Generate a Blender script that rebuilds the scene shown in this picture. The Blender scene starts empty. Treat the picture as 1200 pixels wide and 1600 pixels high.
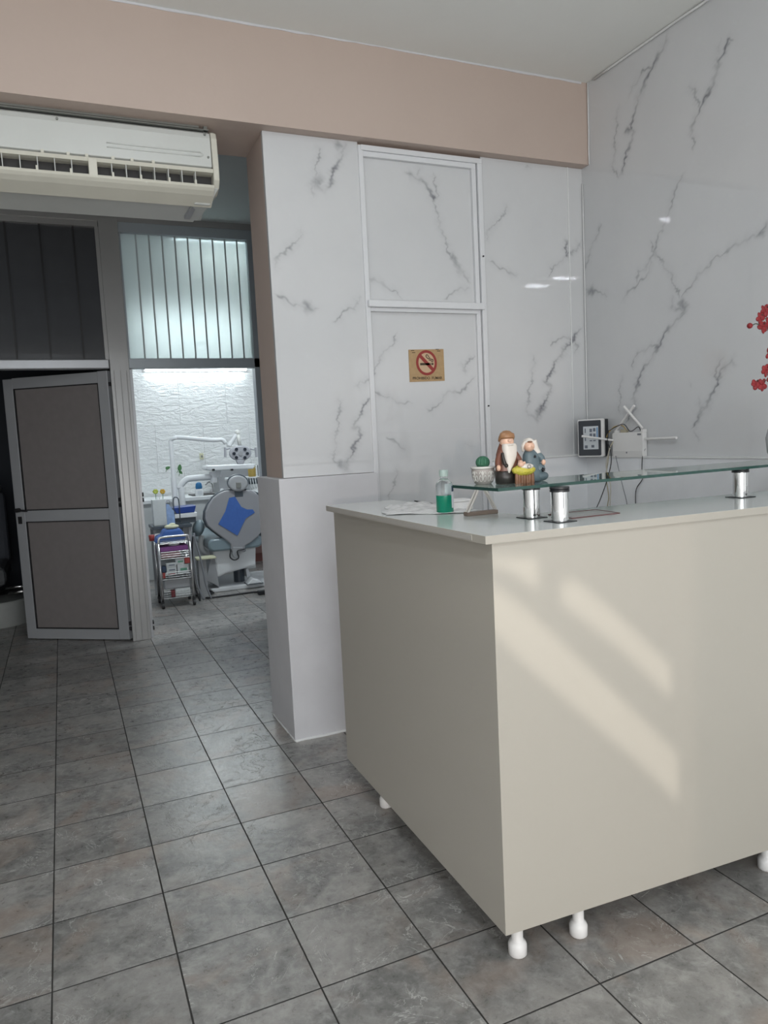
import bpy, bmesh, math, random
import numpy as np
from mathutils import Matrix, Vector, Quaternion

random.seed(7)
sc = bpy.context.scene
COL = sc.collection
PI = math.pi

# ------------------------------------------------------------------ camera
YAW, PITCH, ROLL, FPX, CH = 0.407029298, 0.0992125424, 0.0495544729, 1154.53, 1.41
_f = Vector((math.sin(YAW)*math.cos(PITCH), math.cos(YAW)*math.cos(PITCH), -math.sin(PITCH)))
_r0 = Vector((math.cos(YAW), -math.sin(YAW), 0))
_d0 = _f.cross(_r0)
_r = math.cos(ROLL)*_r0 + math.sin(ROLL)*_d0
_d = -math.sin(ROLL)*_r0 + math.cos(ROLL)*_d0
cam_d = bpy.data.cameras.new('camera')
cam = bpy.data.objects.new('camera', cam_d)
COL.objects.link(cam)
M3 = Matrix((_r, -_d, -_f)).transposed()
cam.matrix_world = Matrix.Translation((0, 0, CH)) @ M3.to_4x4()
cam_d.sensor_fit = 'HORIZONTAL'
cam_d.sensor_width = 36.0
cam_d.lens = 36.0*FPX/1200.0
cam_d.clip_start = 0.02
sc.camera = cam

# ------------------------------------------------------------------ light and exposure
sc.view_settings.view_transform = 'Standard'
sc.view_settings.look = 'None'
sc.view_settings.exposure = 0.0
sc.view_settings.gamma = 1.0
sc.view_settings.use_curve_mapping = False
DAY_W, DAY_COL = 90.0, (0.93, 0.97, 1.0)
WARM_W, WARM_COL = 74.0, (1.0, 0.93, 0.84)
STREAK_W, STREAK_COL = 880.0, (1.0, 0.92, 0.82)
TUBE_E = 24.0
sc.cycles.sample_clamp_indirect = 150.0   # keeps the lamps' mirrored glints in the marble

w = bpy.data.worlds.new('world'); sc.world = w; w.use_nodes = True
w.node_tree.nodes['Background'].inputs[0].default_value = (0.75, 0.85, 1.0, 1)
w.node_tree.nodes['Background'].inputs[1].default_value = 0.5

def light(name, kind, loc, direction, power, color, **kw):
    d = bpy.data.lights.new(name, kind); d.energy = power; d.color = color
    for k, v in kw.items(): setattr(d, k, v)
    o = bpy.data.objects.new(name, d); COL.objects.link(o)
    o.location = loc
    o.rotation_euler = Vector(direction).to_track_quat('-Z', 'Y').to_euler()
    return o
# daylight coming in through the shop front behind the camera
light('daylight', 'AREA', (-0.35, -2.98, 1.45), (0.0, 1, 0.10), DAY_W, DAY_COL, shape='RECTANGLE', size=3.8, size_y=2.2)
# warm light thrown up from the sunlit pavement outside
light('pavement_glow', 'AREA', (0.6, -2.96, 0.45), (0.0, 1, 1.5), WARM_W, WARM_COL, shape='RECTANGLE', size=3.0, size_y=0.7)

# ------------------------------------------------------------------ helpers
ORG = {}
def at(px, py, Y):
    """point where the sight line of a photo pixel meets the plane y = Y"""
    v = _r*((px-600)/FPX) + _d*((py-800)/FPX) + _f
    return Vector((0, 0, CH)) + v*(Y/v.y)

def bbox_base(bm):
    xs = [v.co.x for v in bm.verts]; ys = [v.co.y for v in bm.verts]; zs = [v.co.z for v in bm.verts]
    return Vector(((min(xs)+max(xs))/2, (min(ys)+max(ys))/2, min(zs)))

def obj(name, bm, mat, parent=None, smooth=False, angle=None, bevel=0, label=None, normals=True):
    me = bpy.data.meshes.new(name)
    org = ORG[parent.name] if parent else bbox_base(bm)
    if normals: bmesh.ops.recalc_face_normals(bm, faces=bm.faces)
    bmesh.ops.translate(bm, verts=bm.verts, vec=-org)
    if smooth:
        for f in bm.faces: f.smooth = True
        if angle:
            for e in bm.edges:
                if len(e.link_faces) == 2 and e.calc_face_angle(0) > math.radians(angle): e.smooth = False
    bm.to_mesh(me); bm.free()
    mats = mat if isinstance(mat, (list, tuple)) else [mat]
    for m in mats: me.materials.append(m)
    o = bpy.data.objects.new(name, me); COL.objects.link(o)
    if parent: o.parent = parent
    else: o.location = org
    ORG[o.name] = org
    if bevel:
        b = o.modifiers.new('bevel', 'BEVEL'); b.width = bevel; b.segments = 2; b.limit_method = 'ANGLE'; b.angle_limit = math.radians(40)
        b.harden_normals = False
    if label: o['label'] = label
    return o

def thing(name, label, cat, loc, group=None):
    o = bpy.data.objects.new(name, None); COL.objects.link(o)
    o.location = loc; o.empty_display_size = 0.05
    ORG[o.name] = Vector(loc)
    o['label'] = label; o['category'] = cat
    if group: o['group'] = group
    return o

def tag(o, label, cat, group=None):
    o['label'] = label; o['category'] = cat
    if group: o['group'] = group
    return o

def struct(name, bm, mat, parent=None, **k):
    o = obj(name, bm, mat, parent, **k)
    if parent is None: o['kind'] = 'structure'
    return o

def B(): return bmesh.new()

def box(bm, x0, x1, y0, y1, z0, z1, mi=0, M=None):
    vs = [bm.verts.new((x, y, z)) for x in (x0, x1) for y in (y0, y1) for z in (z0, z1)]
    fs = [(0,1,3,2),(4,6,7,5),(0,4,5,1),(2,3,7,6),(0,2,6,4),(1,5,7,3)]
    for f in fs:
        fc = bm.faces.new([vs[i] for i in f]); fc.material_index = mi
    if M is not None:
        for v in vs: v.co = M @ v.co
    return bm

def bx(*a, **k): return box(B(), *a, **k)

def frame_of(d):
    d = d.normalized()
    a = Vector((0, 0, 1)) if abs(d.z) < 0.9 else Vector((1, 0, 0))
    u = d.cross(a).normalized(); return u, d.cross(u).normalized()

def cyl(bm, p0, p1, r0, r1=None, n=20, mi=0, cap=True):
    p0, p1 = Vector(p0), Vector(p1); r1 = r0 if r1 is None else r1
    u, v = frame_of(p1-p0)
    A = [bm.verts.new(p0+(u*math.cos(2*PI*i/n)+v*math.sin(2*PI*i/n))*r0) for i in range(n)]
    C = [bm.verts.new(p1+(u*math.cos(2*PI*i/n)+v*math.sin(2*PI*i/n))*r1) for i in range(n)]
    for i in range(n):
        f = bm.faces.new((A[i], A[(i+1) % n], C[(i+1) % n], C[i])); f.material_index = mi
    if cap:
        f = bm.faces.new(A[::-1]); f.material_index = mi
        f = bm.faces.new(C); f.material_index = mi
    return bm

def smooth_path(pts, k=6):
    pts = [Vector(p) for p in pts]
    if len(pts) < 3: return pts
    out = []
    P = [pts[0]*2-pts[1]] + pts + [pts[-1]*2-pts[-2]]
    for i in range(1, len(P)-2):
        for j in range(k):
            t = j/k
            a, b, c, d = P[i-1], P[i], P[i+1], P[i+2]
            out.append(0.5*((2*b)+(-a+c)*t+(2*a-5*b+4*c-d)*t*t+(-a+3*b-3*c+d)*t**3))
    out.append(pts[-1]); return out

def tube(bm, pts, r, n=10, k=6, mi=0, rs=None, curve=True):
    P = smooth_path(pts, k) if curve else [Vector(p) for p in pts]
    rings = []
    u, v = frame_of(P[1]-P[0])
    for i, p in enumerate(P):
        d = (P[min(i+1, len(P)-1)]-P[max(i-1, 0)]).normalized()
        u = (u-d*u.dot(d)).normalized(); v = d.cross(u)
        rr = r if rs is None else rs[0]+(rs[1]-rs[0])*i/(len(P)-1)
        rings.append([bm.verts.new(p+(u*math.cos(2*PI*j/n)+v*math.sin(2*PI*j/n))*rr) for j in range(n)])
    for a, b in zip(rings[:-1], rings[1:]):
        for j in range(n):
            f = bm.faces.new((a[j], a[(j+1) % n], b[(j+1) % n], b[j])); f.material_index = mi
    bm.faces.new(rings[0][::-1]).material_index = mi; bm.faces.new(rings[-1]).material_index = mi
    return bm

def lathe(bm, prof, c=(0, 0, 0), n=32, mi=0, sx=1, sy=1, closed=True, fn=None):
    """prof: list of (radius, z)"""
    c = Vector(c); rings = []
    for r, z in prof:
        if r < 1e-6: rings.append([bm.verts.new(c+Vector((0, 0, z)))]); continue
        ring = []
        for j in range(n):
            a = 2*PI*j/n; q = r*(fn(a, z) if fn else 1)
            ring.append(bm.verts.new(c+Vector((q*sx*math.cos(a), q*sy*math.sin(a), z))))
        rings.append(ring)
    for a, b in zip(rings[:-1], rings[1:]):
        for j in range(n):
            if len(a) == 1 and len(b) == 1: continue
            if len(a) == 1: f = bm.faces.new((a[0], b[j], b[(j+1) % n]))
            elif len(b) == 1: f = bm.faces.new((a[j], a[(j+1) % n], b[0]))
            else: f = bm.faces.new((a[j], a[(j+1) % n], b[(j+1) % n], b[j]))
            f.material_index = mi
    if closed:
        if len(rings[0]) > 1: bm.faces.new(rings[0][::-1]).material_index = mi
        if len(rings[-1]) > 1: bm.faces.new(rings[-1]).material_index = mi
    return bm

def prism(bm, poly, vec, mi=0):
    """poly: list of 3-D points in a plane, extruded along vec"""
    a = [bm.verts.new(Vector(p)) for p in poly]; b = [bm.verts.new(Vector(p)+Vector(vec)) for p in poly]
    n = len(a)
    bm.faces.new(a).material_index = mi; bm.faces.new(b[::-1]).material_index = mi
    for i in range(n): bm.faces.new((a[i], b[i], b[(i+1) % n], a[(i+1) % n])).material_index = mi
    return bm

def ball(bm, c, rx, ry=None, rz=None, n=20, m=12, mi=0, R=None):
    ry = rx if ry is None else ry; rz = rx if rz is None else rz
    s = len(bm.verts); c = Vector(c)
    prof = [(math.sin(PI*i/m), -math.cos(PI*i/m)) for i in range(m+1)]
    prof[0] = (0, -1); prof[-1] = (0, 1)
    bm.verts.ensure_lookup_table()
    lathe(bm, prof, n=n, mi=mi)
    bm.verts.ensure_lookup_table()
    for v in bm.verts[s:]:
        q = Vector((v.co.x*rx, v.co.y*ry, v.co.z*rz))
        if R is not None: q = R @ q
        v.co = c+q
    return bm

def rrect(cx, cz, w, h, r, n=5):
    pts = []
    for sx, sz, a0 in ((1, 1, 0), (-1, 1, 90), (-1, -1, 180), (1, -1, 270)):
        for i in range(n+1):
            a = math.radians(a0+90*i/n)
            pts.append((cx+sx*(w/2-r)+r*math.cos(a), cz+sz*(h/2-r)+r*math.sin(a)))
    return pts

# ------------------------------------------------------------------ materials
def mat(name, color, rough=0.5, metal=0.0, spec=0.5, noise=0.0, nscale=8.0, bump=0.0, bscale=40.0, trans=0.0, ior=1.45, emit=None, estr=0, coat=0, alpha=None):
    m = bpy.data.materials.new(name); m.use_nodes = True
    nt = m.node_tree; N = nt.nodes; L = nt.links
    p = N['Principled BSDF']
    p.inputs['Base Color'].default_value = (*color, 1)
    p.inputs['Roughness'].default_value = rough; p.inputs['Metallic'].default_value = metal
    p.inputs['Specular IOR Level'].default_value = spec; p.inputs['IOR'].default_value = ior
    p.inputs['Transmission Weight'].default_value = trans; p.inputs['Coat Weight'].default_value = coat
    if emit: p.inputs['Emission Color'].default_value = (*emit, 1); p.inputs['Emission Strength'].default_value = estr
    tc = N.new('ShaderNodeTexCoord')
    if noise > 0:
        n = N.new('ShaderNodeTexNoise'); n.inputs['Scale'].default_value = nscale; n.inputs['Detail'].default_value = 5
        L.new(tc.outputs['Object'], n.inputs['Vector'])
        mx = N.new('ShaderNodeMix'); mx.data_type = 'RGBA'
        mx.inputs[6].default_value = (*[c*(1-noise) for c in color], 1)
        mx.inputs[7].default_value = (*[min(1, c*(1+noise)) for c in color], 1)
        L.new(n.outputs['Fac'], mx.inputs[0]); L.new(mx.outputs[2], p.inputs['Base Color'])
    if bump > 0:
        n2 = N.new('ShaderNodeTexNoise'); n2.inputs['Scale'].default_value = bscale; n2.inputs['Detail'].default_value = 4
        L.new(tc.outputs['Object'], n2.inputs['Vector'])
        b = N.new('ShaderNodeBump'); b.inputs['Strength'].default_value = bump; b.inputs['Distance'].default_value = 0.01
        L.new(n2.outputs['Fac'], b.inputs['Height']); L.new(b.outputs[0], p.inputs['Normal'])
    return m

def math_n(nt, op, a, b=None, clamp=False):
    n = nt.nodes.new('ShaderNodeMath'); n.operation = op; n.use_clamp = clamp
    for i, x in enumerate((a, b)):
        if x is None: continue
        if isinstance(x, (int, float)): n.inputs[i].default_value = x
        else: nt.links.new(x, n.inputs[i])
    return n.outputs[0]

def mixc(nt, f, a, b):
    n = nt.nodes.new('ShaderNodeMix'); n.data_type = 'RGBA'
    for i, x in ((0, f), (6, a), (7, b)):
        if isinstance(x, (int, float)): n.inputs[i].default_value = x
        elif isinstance(x, tuple): n.inputs[i].default_value = (*x, 1)
        else: nt.links.new(x, n.inputs[i])
    return n.outputs[2]

def ramp(nt, x, a, b):
    n = nt.nodes.new('ShaderNodeMapRange'); n.interpolation_type = 'SMOOTHSTEP'
    nt.links.new(x, n.inputs[0]); n.inputs[1].default_value = a; n.inputs[2].default_value = b
    return n.outputs[0]

def noise_n(nt, vec, scale, detail=4, rough=0.5, dist=0.0):
    n = nt.nodes.new('ShaderNodeTexNoise'); n.inputs['Scale'].default_value = scale
    n.inputs['Detail'].default_value = detail; n.inputs['Roughness'].default_value = rough; n.inputs['Distortion'].default_value = dist
    nt.links.new(vec, n.inputs['Vector']); return n.outputs['Fac']

def floor_material():
    m = bpy.data.materials.new('slate_floor_tile'); m.use_nodes = True
    nt = m.node_tree; N = nt.nodes; L = nt.links; p = N['Principled BSDF']
    g = N.new('ShaderNodeNewGeometry'); s = N.new('ShaderNodeSeparateXYZ'); L.new(g.outputs['Position'], s.inputs[0])
    u = math_n(nt, 'DIVIDE', math_n(nt, 'ADD', s.outputs[0], 0.1405+0.3215*20), 0.3215)
    v = math_n(nt, 'DIVIDE', math_n(nt, 'ADD', s.outputs[1], -1.417+0.3126*20), 0.3126)
    fu, fv = math_n(nt, 'FRACT', u), math_n(nt, 'FRACT', v)
    eu = math_n(nt, 'MINIMUM', fu, math_n(nt, 'SUBTRACT', 1.0, fu)); ev = math_n(nt, 'MINIMUM', fv, math_n(nt, 'SUBTRACT', 1.0, fv))
    e = math_n(nt, 'MINIMUM', eu, ev)
    wob = noise_n(nt, g.outputs['Position'], 9, 3)
    e2 = math_n(nt, 'ADD', e, math_n(nt, 'MULTIPLY', math_n(nt, 'SUBTRACT', wob, 0.5), 0.006))
    tile = ramp(nt, e2, 0.0045, 0.0085)
    c = N.new('ShaderNodeCombineXYZ'); L.new(math_n(nt, 'FLOOR', u), c.inputs[0]); L.new(math_n(nt, 'FLOOR', v), c.inputs[1])
    wn = N.new('ShaderNodeTexWhiteNoise'); wn.noise_dimensions = '2D'; L.new(c.outputs[0], wn.inputs['Vector'])
    # every tile samples the pattern somewhere else
    off = N.new('ShaderNodeVectorMath'); off.operation = 'SCALE'; L.new(wn.outputs['Color'], off.inputs[0]); off.inputs['Scale'].default_value = 20
    pv = N.new('ShaderNodeVectorMath'); pv.operation = 'ADD'; L.new(g.outputs['Position'], pv.inputs[0]); L.new(off.outputs[0], pv.inputs[1])
    P = pv.outputs[0]
    n1 = noise_n(nt, P, 5.0, 6, 0.62, 0.6); n2 = noise_n(nt, P, 28.0, 6, 0.7, 0.3); n3 = noise_n(nt, P, 3.2, 3, 0.5, 1.2)
    col = mixc(nt, ramp(nt, n1, 0.34, 0.68), (0.168, 0.166, 0.160), (0.320, 0.308, 0.292))
    col = mixc(nt, math_n(nt, 'MULTIPLY', ramp(nt, n2, 0.42, 0.70), 0.50), col, (0.46, 0.45, 0.435))
    n2b = noise_n(nt, P, 60.0, 4, 0.7, 0.2)
    col = mixc(nt, math_n(nt, 'MULTIPLY', ramp(nt, n2b, 0.58, 0.72), 0.35), col, (0.09, 0.09, 0.087))
    col = mixc(nt, math_n(nt, 'MULTIPLY', ramp(nt, n3, 0.50, 0.70), 0.50), col, (0.35, 0.272, 0.225))
    # pale cracks
    cr = noise_n(nt, P, 6.5, 6, 0.6, 1.4)
    crack = math_n(nt, 'SUBTRACT', 1.0, ramp(nt, math_n(nt, 'ABSOLUTE', math_n(nt, 'SUBTRACT', cr, 0.5)), 0.002, 0.010))
    msk = ramp(nt, noise_n(nt, P, 4.0, 2), 0.46, 0.58)
    crack = math_n(nt, 'MULTIPLY', crack, msk)
    col = mixc(nt, math_n(nt, 'MULTIPLY', crack, 0.65), col, (0.62, 0.61, 0.59))
    hs = N.new('ShaderNodeHueSaturation'); L.new(col, hs.inputs['Color'])
    L.new(math_n(nt, 'ADD', math_n(nt, 'MULTIPLY', wn.outputs['Value'], 0.22), 0.90), hs.inputs['Value'])
    col = mixc(nt, tile, (0.030, 0.028, 0.026), hs.outputs[0])
    L.new(col, p.inputs['Base Color'])
    ro = math_n(nt, 'ADD', math_n(nt, 'MULTIPLY', n2, 0.22), 0.19)
    L.new(mixc(nt, tile, (0.9, 0.9, 0.9), ro), p.inputs['Roughness'])
    h = math_n(nt, 'ADD', math_n(nt, 'MULTIPLY', tile, 1.0), math_n(nt, 'MULTIPLY', n1, 0.55))
    h = math_n(nt, 'ADD', h, math_n(nt, 'MULTIPLY', n2, 0.28)); h = math_n(nt, 'ADD', h, math_n(nt, 'MULTIPLY', crack, 0.35))
    b = N.new('ShaderNodeBump'); b.inputs['Strength'].default_value = 0.75; b.inputs['Distance'].default_value = 0.004
    L.new(h, b.inputs['Height']); L.new(b.outputs[0], p.inputs['Normal'])
    return m

def marble_material():
    m = bpy.data.materials.new('glossy_white_marble'); m.use_nodes = True
    nt = m.node_tree; N = nt.nodes; L = nt.links; p = N['Principled BSDF']
    a = N.new('ShaderNodeAttribute'); a.attribute_name = 'vein'
    g = N.new('ShaderNodeNewGeometry')
    n1 = noise_n(nt, g.outputs['Position'], 3.0, 4); n2 = noise_n(nt, g.outputs['Position'], 45.0, 4, 0.6)
    base = mixc(nt, n1, (0.565, 0.575, 0.59), (0.64, 0.645, 0.655))
    f = math_n(nt, 'MULTIPLY', a.outputs['Fac'], math_n(nt, 'ADD', math_n(nt, 'MULTIPLY', n2, 0.9), 0.50), clamp=True)
    col = mixc(nt, f, base, (0.215, 0.22, 0.24))
    L.new(col, p.inputs['Base Color']); p.inputs['Roughness'].default_value = 0.025
    p.inputs['Specular IOR Level'].default_value = 0.5
    b = N.new('ShaderNodeBump'); b.inputs['Strength'].default_value = 0.04; b.inputs['Distance'].default_value = 0.01
    L.new(noise_n(nt, g.outputs['Position'], 2.5, 1), b.inputs['Height']); L.new(b.outputs[0], p.inputs['Normal'])
    return m

def relief_tile_material():
    m = bpy.data.materials.new('white_relief_wall_tile'); m.use_nodes = True
    nt = m.node_tree; N = nt.nodes; L = nt.links; p = N['Principled BSDF']
    g = N.new('ShaderNodeNewGeometry'); s = N.new('ShaderNodeSeparateXYZ'); L.new(g.outputs['Position'], s.inputs[0])
    v = math_n(nt, 'DIVIDE', math_n(nt, 'ADD', s.outputs[2], -1.14+0.537*4), 0.537)
    row = math_n(nt, 'FLOOR', v)
    sh = math_n(nt, 'MULTIPLY', math_n(nt, 'MODULO', row, 2.0), 0.25)
    u = math_n(nt, 'DIVIDE', math_n(nt, 'ADD', math_n(nt, 'SUBTRACT', s.outputs[0], -5.0+0.065), sh), 0.54)
    fu, fv = math_n(nt, 'FRACT', u), math_n(nt, 'FRACT', v)
    e = math_n(nt, 'MINIMUM', math_n(nt, 'MINIMUM', fu, math_n(nt, 'SUBTRACT', 1.0, fu)), math_n(nt, 'MINIMUM', fv, math_n(nt, 'SUBTRACT', 1.0, fv)))
    t = ramp(nt, e, 0.002, 0.008)
    L.new(mixc(nt, t, (0.60, 0.61, 0.605), (0.69, 0.705, 0.70)), p.inputs['Base Color'])
    p.inputs['Roughness'].default_value = 0.45
    mp = N.new('ShaderNodeMapping'); mp.inputs['Scale'].default_value = (1, 1, 2.6); L.new(g.outputs['Position'], mp.inputs[0])
    h = math_n(nt, 'ADD', math_n(nt, 'MULTIPLY', noise_n(nt, mp.outputs[0], 9.0, 6, 0.6, 0.8), 2.0), math_n(nt, 'MULTIPLY', t, 0.4))
    b = N.new('ShaderNodeBump'); b.inputs['Strength'].default_value = 0.7; b.inputs['Distance'].default_value = 0.02
    L.new(h, b.inputs['Height']); L.new(b.outputs[0], p.inputs['Normal'])
    return m

def frosted_material():
    m = bpy.data.materials.new('frosted_pane'); m.use_nodes = True
    nt = m.node_tree; N = nt.nodes; L = nt.links
    out = N['Material Output']; N.remove(N['Principled BSDF'])
    t = N.new('ShaderNodeBsdfTranslucent'); t.inputs[0].default_value = (0.50, 0.53, 0.51, 1)
    tr = N.new('ShaderNodeBsdfRefraction'); tr.inputs['Roughness'].default_value = 0.50; tr.inputs['IOR'].default_value = 1.25; tr.inputs[0].default_value = (0.86, 0.92, 0.92, 1)
    d = N.new('ShaderNodeBsdfDiffuse'); d.inputs[0].default_value = (0.58, 0.62, 0.61, 1)
    m0 = N.new('ShaderNodeMixShader'); m0.inputs[0].default_value = 0.62; L.new(t.outputs[0], m0.inputs[1]); L.new(tr.outputs[0], m0.inputs[2])
    m1 = N.new('ShaderNodeMixShader'); m1.inputs[0].default_value = 0.35
    L.new(m0.outputs[0], m1.inputs[1]); L.new(d.outputs[0], m1.inputs[2]); L.new(m1.outputs[0], out.inputs[0])
    return m

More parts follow.
